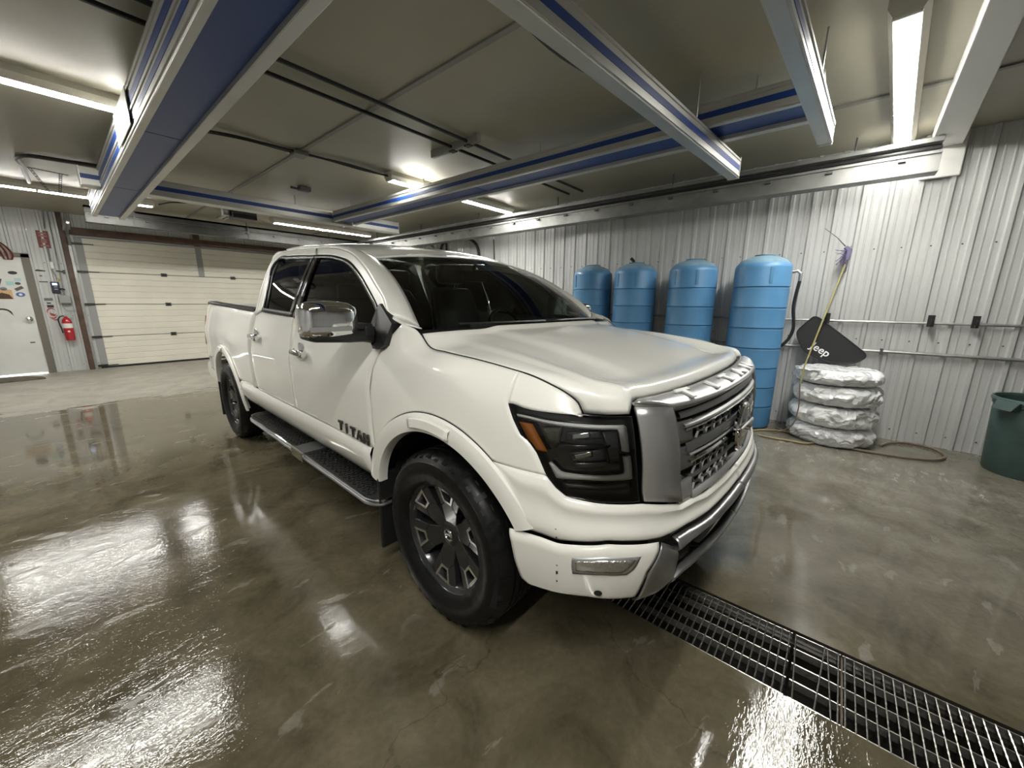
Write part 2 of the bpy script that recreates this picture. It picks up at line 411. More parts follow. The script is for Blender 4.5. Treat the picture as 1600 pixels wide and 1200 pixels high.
ribbed_wall('wall_front', 'white ribbed steel wall opposite the garage door', (XL, YB), (XR, YB))

# ------------------------------------------------------------------ overhead garage door
gd = thing('door_1', None, None, (0.46, YF, 0)); tag(gd, 'sectional overhead garage door, cream insulated panels', kind='structure')
def section(z0, z1, x0, x1, name='door_panel'):
    pr = []; nb = 5; hh = (z1-z0)/nb
    for i in range(nb):
        a = z0+i*hh; pr += [(0.0, a+0.002), (-0.010, a+0.012), (-0.010, a+hh-0.010), (0.0, a+hh-0.001)]
    v = [(x, y, z) for x in (x0, x1) for (y, z) in pr]; m = len(pr)
    f = [(i, i+1, m+i+1, m+i) for i in range(m-1)]
    v += [(x0, 0.05, z0), (x0, 0.05, z1), (x1, 0.05, z0), (x1, 0.05, z1)]
    f += [(2*m, 2*m+2, 2*m+3, 2*m+1)]
    return mesh_obj(name, v, f, M['gdoor'], gd)
DW = 3.79
zs = [0.03, 0.66, 1.325, 1.965, 2.62]
for i in range(4):
    if i < 3: section(zs[i]+0.003, zs[i+1]-0.003, 0.11, DW-0.02)
    else: section(zs[i]+0.003, zs[i+1]-0.003, 0.11, 1.89); section(zs[i]+0.003, zs[i+1]-0.003, 2.0, DW-0.02)
MB().box(1.89, 2.0, -0.016, 0.03, 1.968, 2.617).build('centre_stile', M['grey'], gd, None)
for i in range(4): MB().box(0.0, 0.11, -0.018, 0.03, zs[i]+0.004, zs[i+1]-0.004).build('end_stile', M['grey'], gd, None, bevel=0.003)
MB().box(0.0, DW, -0.02, 0.04, 0.0, 0.03).build('bottom_seal', M['black'], gd, None)
MB().box(0.0, DW, -0.03, 0.03, 2.62, 2.655).build('top_rail', M['grey'], gd, None)
for i, z in enumerate(zs[1:4]):
    for x in ((1.26, 2.56) if i == 2 else (1.25,)):
        h = MB().box(x-0.05, x+0.05, -0.03, -0.008, z-0.035, z-0.008).box(x-0.05, x+0.05, -0.03, -0.008, z+0.008, z+0.035).box(x-0.03, x+0.03, -0.036, -0.008, z-0.010, z+0.010)
        h.build('hinge', M['blackmetal'], gd, None)
for z in (0.06, 0.66, 1.325, 1.965, 2.5):
    MB().box(-0.04, 0.10, -0.045, -0.015, z-0.02, z+0.02).tube([(-0.06, -0.03, z), (0.26, -0.03, z)], 0.008, 6).build('roller_bracket', M['blackmetal'], gd, None)
tr = MB().box(-0.09, -0.05, -0.06, 0.0, 0.0, 2.45)
tr.tube([(-0.07, -0.03, 2.45), (-0.07, -0.06, 2.60), (-0.07, -0.16, 2.68), (-0.07, -0.40, 2.72), (-0.07, -1.2, 2.74)], 0.024, 8)
tr.build('door_track', M['galv'], gd)
# rusty post and header
tag(MB().box(0.29, 0.37, YF-0.075, YF-0.018, 0.0, ZC).box(0.295, 0.365, YF-0.10, YF-0.075, 0.0, ZC-0.2).build('trim_1', M['rust'], None, None, bevel=0.004), 'rusty brown steel post beside the garage door', None, kind='structure')
tag(MB().box(0.37, 4.32, YF-0.075, YF-0.018, 2.665, 2.80).build('trim_2', M['rust'], None, None, bevel=0.004), 'rusty brown steel header over the garage door', None, kind='structure')
tag(MB().box(2.33, 2.45, YF-0.085, YF-0.076, 2.64, 2.92).build('header_bracket', M['rust'], None, None), 'brown steel bracket at the middle of the garage door header', 'bracket')

# ------------------------------------------------------------------ man door
md = thing('door_2', None, None, (-1.19, YF, 0)); tag(md, 'white steel man door covered in stickers', kind='structure')
MB().box(0, 0.94, -0.045, 0.0, 0.02, 2.17).build('door_leaf', M['mdoor'], md, None, bevel=0.004)
MB().box(0.94, 1.04, -0.06, 0.10, 0, 2.235).box(-0.10, 0, -0.06, 0.10, 0, 2.235).box(-0.10, 1.04, -0.06, 0.10, 2.175, 2.25).build('door_frame', M['frame'], md, None)
kn = MB().lathe([(0.015, -0.045), (0.015, -0.075), (0.040, -0.088), (0.046, -0.110), (0.032, -0.132), (0.0, -0.137)], 20, (0.86, 0, 1.05), 'y').build('door_knob', M['chrome'], md)
MB().lathe([(0.048, -0.046), (0.048, -0.052), (0.02, -0.056)], 20, (0.86, 0, 1.05), 'y').build('rose', M['chrome'], kn)
MB().box(0.80, 0.86, -0.05, -0.046, 0.60, 0.62).build('latch_plate', M['dkgrey'], md, None)
MB().box(0.02, 0.92, -0.02, 0.02, 0.002, 0.02).build('daylight_gap', M['daylight'], md, None)
def sticker(name, label, x, z, pts_or_r, m, y=YF-0.0465, sq=1.0, rot=0.0):
    b = MB()
    if isinstance(pts_or_r, (int, float)): poly = [(pts_or_r*math.cos(2*PI*k/20), pts_or_r*sq*math.sin(2*PI*k/20)) for k in range(20)]
    else: poly = pts_or_r
    c, s_ = math.cos(rot), math.sin(rot); poly = [(u*c-w*s_, u*s_+w*c) for u, w in poly]
    b.prism(poly, lambda u, w, t_: (x+u, y+t_, z+w), 0.0, -0.0018)
    return tag(b.build(name, m, None, None), label, 'sticker', None)
rect = lambda w, h: [(-w/2, -h/2), (w/2, -h/2), (w/2, h/2), (-w/2, h/2)]
S = lambda n, c: mat(n, c, 0.5)
sticker('oval_sticker', 'black oval sticker high on the man door', -0.39, 1.89, 0.055, S('st_black', (0.01, 0.01, 0.01)), sq=0.55)
sticker('mint_sticker', 'pale mint striped sticker on the man door', -0.45, 1.70, rect(0.09, 0.07), S('st_mint', (0.35, 0.62, 0.55)))
sticker('aqua_sticker', 'pale aqua sticker beside a small dark oval on the man door', -0.35, 1.77, rect(0.08, 0.06), S('st_aqua', (0.42, 0.58, 0.60)))
sticker('dark_oval_sticker', 'small dark oval sticker below the pale aqua one on the man door', -0.36, 1.70, 0.035, S('st_dk', (0.06, 0.06, 0.06)), sq=0.7)
su = sticker('sunset_sticker', 'wide orange sunset sticker on the man door', -0.62, 1.50, rect(0.34, 0.17), S('st_sun', (0.62, 0.40, 0.20)))
MB().prism([(-0.165, -0.08), (0.165, -0.08), (0.13, 0.0), (0.05, 0.03), (0.0, 0.0), (-0.08, 0.06), (-0.165, 0.0)], lambda u, w, t_: (-0.62+u, YF-0.049+t_, 1.50+w), 0, -0.001).build('dark_hills', S('st_hill', (0.06, 0.03, 0.012)), su, None)
bl = sticker('blue_sticker', 'round blue and white sticker on the man door', -0.36, 1.50, 0.055, S('st_blue', (0.06, 0.13, 0.36)), sq=0.75)
MB().prism([(0.022*math.cos(k*PI/5), 0.022*math.sin(k*PI/5)) for k in range(10)], lambda u, w, t_: (-0.36+u, YF-0.049+t_, 1.50+w), 0, -0.001).build('white_dot', M['white'], bl, None)
sticker('plate_sticker', 'tilted dark lettered sticker on the man door', -0.36, 1.61, rect(0.11, 0.05), S('st_plate', (0.09, 0.08, 0.07)), rot=0.55)
sticker('grey_oval_sticker', 'grey oval sticker left of the tilted dark one on the man door', -0.54, 1.60, 0.042, S('st_grey', (0.20, 0.22, 0.27)), sq=0.7)
sticker('navy_sticker', 'large navy shield sticker at the man door edge', -0.60, 1.72, [(-0.10, 0.04), (0.0, 0.09), (0.07, 0.05), (0.03, -0.07), (-0.08, -0.10)], S('st_navy', (0.045, 0.05, 0.09)))
cres = [(0.11*math.cos(a), 0.09*math.sin(a)) for a in np.linspace(0.2, PI, 12)] + [(0.085*math.cos(a), 0.06*math.sin(a)) for a in np.linspace(PI, 0.3, 12)] + [(0.12, -0.05)]
sticker('crescent_sticker', 'dark curved fish shaped sticker on the man door', -0.62, 1.16, cres, S('st_cres', (0.035, 0.03, 0.025)))
YS = YF - 0.005
sticker('slash_sticker', 'black vehicle outline sticker, upper one on the ribbed wall strip', -0.06, 1.95, [(-0.07, 0.0), (-0.03, 0.022), (0.02, 0.014), (0.075, 0.002), (0.06, -0.012), (-0.06, -0.012)], S('st_slash', (0.01, 0.01, 0.01)), y=YS)
sticker('brown_dot_sticker', 'tiny brown square sticker on the ribbed wall strip', -0.065, 1.855, rect(0.035, 0.025), S('st_dot', (0.14, 0.09, 0.06)), y=YS)
sticker('dash_sticker', 'thin black outline sticker, lower one on the ribbed wall strip', -0.05, 1.745, rect(0.11, 0.016), S('st_dash', (0.012, 0.012, 0.012)), y=YS)
sticker('grey_word_sticker', 'grey lettered sticker on the ribbed wall strip', -0.04, 1.415, rect(0.11, 0.05), S('st_word', (0.13, 0.13, 0.125)), y=YS)
sticker('pickup_sticker', 'tiny black sticker between two lettered ones on the ribbed wall strip', -0.045, 1.345, rect(0.05, 0.025), S('st_pk', (0.015, 0.015, 0.015)), y=YS)
sticker('black_word_sticker', 'black square sticker above the red swirl on the wall strip', -0.035, 1.285, rect(0.085, 0.05), S('st_bw', (0.02, 0.02, 0.02)), y=YS)
# red swirl decal
sw = MB(); 
for (r0, a0, a1, cx_, cz_) in ((0.050, 0.3, 3.6, 0, 0.03), (0.030, 2.4, 6.2, 0.012, 0.02), (0.045, 3.6, 6.0, 0.0, -0.005), (0.032, -0.3, 2.4, -0.01, -0.03), (0.055, 4.0, 5.6, 0.02, -0.02)):
    aa = np.linspace(a0, a1, 12); n_ = len(aa)
    poly = [((r0+0.010*math.sin(PI*i/(n_-1)))*math.cos(a)+cx_, (r0+0.010*math.sin(PI*i/(n_-1)))*math.sin(a)*1.15+cz_) for i, a in enumerate(aa)] + [((r0-0.005*math.sin(PI*i/(n_-1)))*math.cos(a)+cx_, (r0-0.005*math.sin(PI*i/(n_-1)))*math.sin(a)*1.15+cz_) for i, a in list(enumerate(aa))[::-1]]
    sw.prism(poly, lambda u, w, t_: (-0.035+u*1.15, YS+t_, 1.13+w*1.25), 0, -0.0018)
tag(sw.build('swirl_decal', S('st_red', (0.36, 0.03, 0.03)), None, None), 'red tribal swirl decal on the ribbed wall strip', 'decal')
# small flag by the door head
fg = thing('flag', 'small drooping striped flag above the man door', 'flag', (-0.56, YF-0.06, 2.12))
def drape(name, u0, u1, m):
    v = []; f = []; nu, nz = 5, 12
    for i in range(nu):
        for j in range(nz):
            a = u0+(u1-u0)*i/(nu-1); zz = 0.36*(1-j/(nz-1)); sp = 0.25+0.75*math.sin(PI*min(1, (1-j/(nz-1))*0.8+0.2))
            v.append((0.02+a*0.15*sp+0.09*(j/(nz-1)), -0.02-0.03*math.sin(a*14), zz))
    for i in range(nu-1):
        for j in range(nz-1): f.append((i*nz+j, i*nz+j+1, (i+1)*nz+j+1, (i+1)*nz+j))
    mesh_obj(name, v, f, m, fg, 60, solid=0.002)
for k in range(5): drape('stripe', k/5, (k+1)/5, S('flag_a', (0.20, 0.03, 0.03)) if k % 2 == 0 else S('flag_b', (0.5, 0.42, 0.36)))
MB().tube([(0.0, 0.05, 0.38), (0.03, -0.04, 0.40)], 0.006, 6).build('staff', M['frame'], fg)

tag(MB().prism([(-1.6, 10.78), (-0.29, 10.89), (-0.33, 11.12), (-0.55, 11.40), (-1.7, 11.45)], lambda u, w, t_: (u, w, t_), 0.001, 0.022).build('door_mat', M['mesh_mat'], None, None), 'worn brown mat lying before the man door', 'mat')

# ------------------------------------------------------------------ wall strip hardware
sg = thing('warning_sign', 'dark red framed sign high on the ribbed wall', 'sign', (0.075, YF-0.02, 2.53))
MB().box(-0.075, 0.075, 0.0, 0.012, -0.155, 0.155).build('sign_plate', M['signred'], sg, None)
for z, w, h in ((0.11, 0.10, 0.028), (0.06, 0.11, 0.03), (-0.03, 0.07, 0.075), (-0.115, 0.11, 0.025)):
    MB().box(-w/2, w/2, -0.003, 0.0, z-h/2, z+h/2).build('sign_print', mat('sign_pink', (0.30, 0.10, 0.085), 0.5), sg, None)
ex = thing('fire_extinguisher', 'red fire extinguisher hanging beside the rusty post', 'extinguisher', (0.125, YF-0.11, 0.62))
MB().lathe([(0.0, 0.0), (0.060, 0.004), (0.068, 0.02), (0.068, 0.36), (0.060, 0.40), (0.038, 0.435), (0.024, 0.45), (0.024, 0.47)], 28).build('cylinder', M['red'], ex)
MB().lathe([(0.0695, 0.245), (0.0695, 0.335)], 28, cap=False).build('paper_label', M['white'], ex)
MB().lathe([(0.0, 0.0), (0.022, 0.001), (0.022, 0.003)], 4, (0, -0.0688, 0.18), 'y').build('diamond_mark', M['white'], ex, None)
MB().cbox((0, 0, 0.485), (0.04, 0.03, 0.035)).obox((0.0, -0.01, 0.50), (0.085, -0.02, 0.535), 0.02, 0.008).obox((0.0, -0.01, 0.485), (0.085, -0.02, 0.50), 0.02, 0.008).build('valve', mat('pale_green_grey', (0.30, 0.36, 0.31), 0.4), ex)
MB().tube(catmull([(-0.02, 0, 0.48), (-0.06, -0.01, 0.475), (-0.098, -0.02, 0.43), (-0.10, -0.02, 0.33), (-0.085, -0.02, 0.22), (-0.08, -0.02, 0.15)], 16), 0.011, 8).build('hose', M['black'], ex)
MB().box(-0.05, 0.05, 0.07, 0.092, 0.15, 0.2).build('bracket', M['black'], ex, None)
ic = thing('wall_phone', 'dark blue wall intercom with lit screen', 'intercom', (0.085, YF-0.022, 1.64))
MB().box(-0.055, 0.055, -0.03, 0.0, -0.11, 0.11).build('body', mat('navy_black', (0.012, 0.015, 0.04), 0.35), ic, None, bevel=0.012)
MB().box(-0.033, 0.030, -0.034, -0.029, 0.045, 0.085).build('screen', mat('screen_glow', (0.3, 0.4, 0.6), 0.3, emit=(0.45, 0.6, 1.0), estr=0.9), ic, None)
for z in (0.015, -0.03): MB().box(-0.02, 0.025, -0.034, -0.029, z-0.008, z+0.008).build('key_row', M['grey'], ic, None)
jb = thing('junction_box', 'grey metal junction box under the intercom', 'box', (0.17, YF-0.022, 1.41))
MB().box(-0.075, 0.075, -0.06, 0.0, -0.07, 0.08).build('box', M['grey'], jb, None, bevel=0.005)
MB().box(-0.06, 0.065, -0.066, -0.06, -0.085, -0.06).build('lip', M['dkgrey'], jb, None)
cd = MB().tube([(0.15, YF-0.03, 3.04), (0.12, YF-0.03, 2.72)], 0.012, 6).tube([(0.105, YF-0.03, 2.38), (0.10, YF-0.03, 1.98), (0.13, YF-0.03, 1.85), (0.145, YF-0.03, 1.50)], 0.013, 6).tube([(0.20, YF-0.03, 3.04), (0.19, YF-0.03, 2.2), (0.175, YF-0.03, 1.5)], 0.010, 6)
cd.tube(catmull([(0.13, YF-0.04, 1.35), (0.13, YF-0.045, 1.25), (0.18, YF-0.045, 1.20), (0.28, YF-0.05, 1.20)], 10), 0.007, 6)
tag(cd.build('wall_conduit', M['galv']), 'grey electrical conduit run down the wall to the junction box', 'conduit')
tag(MB().cbox((0.105, YF-0.04, 2.06), (0.045, 0.05, 0.13)).build('white_receiver', M['white'], None, None, bevel=0.006), 'small white receiver box on the wall conduit', 'box')
tag(MB().tube([(0.14, YF-0.035, 1.96), (0.23, YF-0.035, 1.95)], 0.012, 6).cbox((0.24, YF-0.035, 1.95), (0.03, 0.03, 0.06)).build('conduit_clamp', M['dkgrey']), 'dark clamp bridging the two wall conduits', 'clamp')
tag(MB().lathe([(0.03, -0.02), (0.03, -0.028), (0.0, -0.03)], 12, (0.145, YF, 1.80), 'y').build('brass_knob', mat('brass', (0.40, 0.30, 0.09), 0.35, metal=0.8)), 'small brass disc above the wall intercom', 'disc')
tag(MB().tube([(0.12, YF-0.04, 1.62), (0.175, YF-0.06, 1.62), (0.20, YF-0.06, 1.60)], 0.014, 6).build('toggle_switch', M['black']), 'black toggle beside the wall intercom', 'switch')
pu = MB().tube([(0.42, YF-0.20, 2.85), (0.42, YF-0.20, 2.55)], 0.022, 8)
tag(MB().tube([(0.38, YF-0.12, 3.04), (0.375, YF-0.12, 2.80), (0.36, YF-0.12, 2.72)], 0.024, 8).tube([(0.44, YF-0.12, 3.04), (0.44, YF-0.12, 2.74)], 0.014, 8).build('post_pipe', M['galv']), 'bright steel pipe stub at the head of the rusty post', 'pipe')

# ------------------------------------------------------------------ fluorescent fixtures
def fixture(label, x0, x1, y, name='fluorescent_light', hw=0.085, split=0.5, rz=0.0):
    t = thing(name, label, 'light', ((x0+x1)/2, y, ZC), rz, 'fluorescent ceiling lights'); h = (x1-x0)/2
    b = MB(); prof = [(-hw, 0.0), (-hw, -0.045), (-0.060, -0.090), (0.060, -0.090), (hw, -0.045), (hw, 0.0)]
    b.prism(prof, lambda u, w, q: (q, u, w), -h, h); b.build('housing', M['fix'], t, None)
    m = -h + 2*h*split
    for (a, c) in ((-h+0.03, m-0.012), (m+0.012, h-0.03)):
        MB().box(a, c, -0.050, 0.050, -0.100, -0.0895).build('lens', M['tube'], t, None)
        MB().box(a, c, -0.057, -0.0515, -0.093, -0.089).box(a, c, 0.0515, 0.057, -0.093, -0.089).build('lens_frame', M['fix'], t, None)
    for x in (-h+0.015, m, h-0.015): MB().box(x-0.011, x+0.011, -0.058, 0.058, -0.104, -0.088).build('end_cap', M['fix'], t, None)
    return t
fixture('fluorescent strip light near the man door end, above the tall gantry beam', -1.75, 0.68, 4.78)
fixture('fluorescent strip light crossing behind the tall gantry beam, before the garage door', -1.15, 1.36, 9.10)
fixture('fluorescent strip light over the truck cab, before the garage door', 3.10, 5.22, 8.95, split=0.58)
fixture('fluorescent strip light half hidden by the wide blue gantry beam', 3.02, 5.42, 4.66, split=0.58)
fixture('wide bright fluorescent light beside the white ceiling duct', 3.15, 5.58, -0.125, split=0.62, rz=-0.072)
fixture('unseen fluorescent strip light added above the wet floor by the man door side', -2.1, 0.35, -0.13)  # unseen lamp, assumed from row symmetry and added to light the near left

# ------------------------------------------------------------------ gantry beams
ga = thing('overhead_gantry', 'aluminium gantry frame of blue striped beams under the ceiling', 'gantry', (2.2, 3.5, 2.62))
def beam(a, b_, w, h, zb, wide=False, grooves=1, side='both', plates=()):
    # a,b_: plan end points of the centre line; w width; h height; zb underside
    a = np.array([a[0]-2.2, a[1]-3.5]); b_ = np.array([b_[0]-2.2, b_[1]-3.5]); Lb = np.linalg.norm(b_-a); z0 = zb-2.62
    ang = math.atan2(b_[1]-a[1], b_[0]-a[0])
    hw = w/2
    if wide: prof = [(-hw, 0), (-hw+0.065, 0), (-hw+0.065, 0.045), (hw-0.045, 0.045), (hw-0.045, 0), (hw, 0), (hw, h), (-hw, h)]
    else: prof = [(-hw, 0), (hw, 0), (hw, h), (-hw, h)]
    bm = MB()
    v = [(0, u, z) for u, z in prof] + [(Lb, u, z) for u, z in prof]; n = len(prof)
    f = [(i, (i+1) % n, n+(i+1) % n, n+i) for i in range(n)]
    if wide: f += [(0, 1, 2, 7), (2, 3, 6, 7), (3, 4, 5, 6)][:3] ; f += [tuple(n+i for i in q) for q in ((7, 2, 1, 0), (7, 6, 3, 2), (6, 5, 4, 3))]
    else: f += [(0, 1, 2, 3), (7, 6, 5, 4)]
    o = mesh_obj('beam', v, f, M['alu'], ga, None, bevel=0.004); o.location = (a[0], a[1], z0); o.rotation_euler = (0, 0, ang)
    st = MB()
    for s in (-1, 1):
        if grooves == 1: zz = [(h*0.36, h*0.62)]
        else: zz = [(h*0.22, h*0.36), (h*0.56, h*0.74)]
        for (q0, q1) in zz: st.box(0.004, Lb-0.004, s*hw-0.0025, s*hw+0.0025, q0, q1)
    st.build('blue_stripe', M['blue'], o, None)
    rb = MB()
    for s in (-1, 1):
        for q in ((0.10, 0.88) if grooves == 1 else (0.08, 0.45, 0.88)): rb.box(0, Lb, s*(hw+0.004)-0.004, s*(hw+0.004)+0.004, h*q-0.008, h*q+0.008)
    rb.build('side_rib', M['alu'], o, None)
    if wide: 
        seg = max(1, int(Lb/2.2))
        for k in range(seg): MB().box(k*Lb/seg+0.006, (k+1)*Lb/seg-0.006, -hw+0.066, hw-0.046, 0.030, 0.0452).build('blue_panel', M['blue'], o, None)
    for x in plates: MB().box(x-0.004, x+0.004, -hw-0.006, hw+0.006, -0.006, h+0.006).build('end_plate', M['alu_white'], o, None)
    for x in np.arange(0.4, Lb, 1.9): MB().tube([(x, 0, h), (x, 0, ZC-zb)], 0.006, 6).build('hanger_rod', M['galv'], o)
    return o, Lb
B1, l1 = beam((0.745, -2.6), (0.745, 8.55), 0.34, 0.31, 2.62, True, 2, plates=(0.0,))
B3, l3 = beam((3.53, 0.30), (3.42, 6.62), 0.40, 0.155, 2.72, True, 1)
beam((0.42, 6.86), (4.50, 6.78), 0.20, 0.19, 2.71, False, 1, plates=(0.0, 4.08))
beam((0.92, 1.17), (4.18, 0.93), 0.085, 0.16, 2.56, False, 1, plates=(3.27,))
beam((0.92, 0.42), (3.80, 0.27), 0.07, 0.14, 2.58, False, 1, plates=(2.88,))
# paper placard on the tall beam
pl = MB(); pl.box(-0.172-0.012, -0.172-0.008, -0.30, 0.30, 0.0, 0.0)
tag(MB().box(0.555, 0.560, 4.05, 4.75, 2.66, 2.90).build('gantry_placard', mat('bright_plate', (0.72, 0.70, 0.64), 0.35, noise=0.15, nscale=9), None, None), 'plain bright plate fixed on the side of the tall gantry beam', 'plate')

# rails running round under the ceiling along the tank wall and before the garage door
def rail(name, label, a, b_, z0, z1, inward, rm='rail'):
    a = np.array([a[0], a[1]]); b_ = np.array([b_[0], b_[1]]); Lb = np.linalg.norm(b_-a); ang = math.atan2(b_[1]-a[1], b_[0]-a[0])
    t = thing(name, label, 'rail', (a[0], a[1], z0), ang); h = z1-z0
    MB().box(0, Lb, -0.06, 0.06, h*0.86, h).box(0, Lb, -0.06, -0.045, h*0.62, h).build('upper_channel', M[rm], t, None, bevel=0.003)
    MB().box(0, Lb, -0.075*inward-0.006, -0.075*inward+0.006, h*0.02, h*0.56).box(0, Lb, -0.085, 0.085, 0, h*0.05).box(0, Lb, -0.09*inward-0.008, -0.09*inward+0.008, h*0.50, h*0.58).build('tray', M[rm], t, None, bevel=0.002)
    for x in np.arange(0.25, Lb, 0.52):
        MB().cbox((x, -0.10*inward, h*0.42), (0.05, 0.03, 0.022)).build('roller', M['dkgrey'], t, None)
    for x in np.arange(0.6, Lb, 1.75):
        MB().box(x-0.015, x+0.015, -0.095, -0.085, 0, h).tube([(x, 0, h), (x, 0, ZC-z0)], 0.009, 6).build('hanger', M['dkgrey'], t, None)
    MB().tube([(0, 0.02, h*0.72), (Lb, 0.02, h*0.72)], 0.016, 8).build('cable', M['black'], t)
    return t
rail('hose_rail', 'galvanised twin channel rail hung along the tank wall', (5.36, -0.47), (5.36, 9.78), 2.62, 2.915, -1)
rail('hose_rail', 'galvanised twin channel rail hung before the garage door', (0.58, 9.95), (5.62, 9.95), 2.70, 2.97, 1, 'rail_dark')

# white box duct crossing to the tank wall
dt = thing('ceiling_duct', 'white box duct running under the ceiling to the tank wall', 'duct', (4.2, -0.50, ZC))
v = [(-1.9, 0.20, -0.13), (-1.9, 0.07, -0.13), (1.5, -0.13, -0.13), (1.5, 0.03+0.06, -0.13), (-1.9, 0.20, 0), (-1.9, 0.07, 0), (1.5, -0.13, 0), (1.5, 0.09, 0)]
mesh_obj('duct_body', v, [(0, 1, 2, 3), (7, 6, 5, 4), (0, 4, 5, 1), (1, 5, 6, 2), (2, 6, 7, 3), (3, 7, 4, 0)], M['white'], dt, None, bevel=0.006)
MB().box(1.5, 1.53, -0.16, 0.12, -0.40, 0.0).build('end_flange', M['white'], dt, None, bevel=0.01)

# black pipes close under the ceiling
for y, lab in ((3.10, 'black ceiling pipe nearer the white ceiling duct'), (3.33, 'black ceiling pipe nearer the garage door')):
    pb = MB().box(XL+0.02, 5.2, y-0.013, y+0.013, ZC-0.050, ZC-0.024)
    tag(pb.build('ceiling_pipe', M['black'], None, None, bevel=0.006), lab, 'pipe')
st = thing('pipe_strut', 'grey strut channel crossing above the two black ceiling pipes', 'strut', (2.95, 3.25, ZC-0.012))
MB().box(-0.025, 0.025, -0.30, 0.42, -0.058, 0.012).build('channel', M['batten'], st, None, bevel=0.004)
for y in (-0.15, 0.08): MB().box(-0.03, 0.03, y-0.035, y+0.035, -0.068, -0.055).build('pipe_clamp', M['blackmetal'], st, None)
# cable runs
cb = MB().tube(catmull([(1.0, 4.86, 2.99), (1.35, 4.82, 3.02), (1.9, 4.80, 3.03), (2.3, 4.74, 3.02), (2.7, 4.72, 3.01), (3.02, 4.68, 3.01)], 24), 0.012, 6)
cb.tube(catmull([(1.0, 4.92, 3.0), (1.5, 4.80, 3.01), (1.95, 4.85, 3.03), (2.4, 4.70, 3.02), (3.02, 4.66, 3.0)], 24), 0.008, 6)
tag(cb.build('lamp_cable', M['blackmetal']), 'black cable looping along the ceiling to a strip light', 'cable')
tag(MB().box(2.02-0.07, 2.02+0.07, 4.74, 4.90, 3.0, 3.045).build('ceiling_junction_box', M['batten'], None, None, bevel=0.005), 'grey junction box at the ceiling batten', 'box')
MB().tube(catmull([(1.95-2.2, 1.62-3.5, 3.0-2.62), (2.0-2.2, 1.42-3.5, 2.80-2.62), (2.3-2.2, 1.22-3.5, 2.68-2.62), (2.9-2.2, 1.09-3.5, 2.62-2.62), (3.6-2.2, 1.03-3.5, 2.63-2.62)], 24), 0.007, 6).build('trailing_cable', M['dkgrey'], ga)
# perforated bracket and bent pipe before the far left light
pbk = thing('perforated_bracket', 'black perforated angle bracket above a strip light', 'bracket', (0.22, 7.75, 2.98))
def perf(a, b_):
    a = np.array(a); b_ = np.array(b_); m_ = MB(); n_ = 9; 
    for s in (-0.011, 0.011): m_.obox(a+[s, s*0.2, 0], b_+[s, s*0.2, 0], 0.008, 0.004)
    for k in range(n_+1):
        p = a+(b_-a)*k/n_; q = (b_-a)/np.linalg.norm(b_-a)*0.012; m_.obox(p-q, p+q, 0.03, 0.004)
    return m_
perf((-0.15, -0.04, 0.0), (0.15, 0.04, 0.0)).build('bar', M['blackmetal'], pbk, None)
perf((-0.15, -0.04, 0.0), (0.0, 1.25, -0.03)).build('arm', M['blackmetal'], pbk, None)
perf((0.10, 0.03, 0.0), (0.10, 1.15, -0.03)).build('arm', M['blackmetal'], pbk, None)
tag(MB().tube(catmull([(0.05, 8.9, 3.02), (0.02, 7.9, 3.02), (0.01, 7.42, 3.02), (0.06, 7.30, 3.02), (0.35, 7.22, 3.02), (0.62, 7.16, 3.02)], 30), 0.022, 8).build('bent_pipe', M['blackmetal']), 'dark bent pipe along the ceiling beside the perforated bracket', 'pipe')
# door opener
op = thing('door_opener', 'black door opener head hung behind the cross beam', 'opener', (2.38, 8.15, 2.86))
MB().box(-0.19, 0.17, -0.12, 0.12, -0.06, 0.10).build('motor_head', M['blackmetal'], op, None, bevel=0.01)
MB().box(-0.16, -0.10, 0.12, 1.0, 0.05, 0.09).box(-0.06, -0.03, 0.12, 1.0, 0.05, 0.09).build('drive_rail', M['galv'], op, None)
MB().box(-0.30, -0.19, -0.02, 0.10, -0.03, 0.09).build('gearbox', M['galv'], op, None, bevel=0.01)
for x in (-0.15, 0.12): MB().obox((x, 0.0, 0.10), (x, 0.0, ZC-2.86), 0.03, 0.004, (0, 1, 0)).build('hanger_strap', M['galv'], op, None)
tag(MB().tube(catmull([(1.42, 9.05, 3.0), (1.55, 8.85, 3.03), (1.7, 8.7, 3.03), (1.9, 8.3, 3.03), (2.02, 8.18, 3.03)], 16), 0.012, 6).build('opener_cable', M['blackmetal']), 'black cable from a strip light to the door opener', 'cable')
tag(MB().cbox((2.62, 6.2, 3.02), (0.16, 0.10, 0.06)).obox((2.45, 6.25, 3.02), (2.56, 6.22, 3.01), 0.04, 0.03).build('ceiling_sensor', M['dkgrey'], None, None, bevel=0.01), 'small dark sensor on the ceiling before the cross beam', 'sensor')
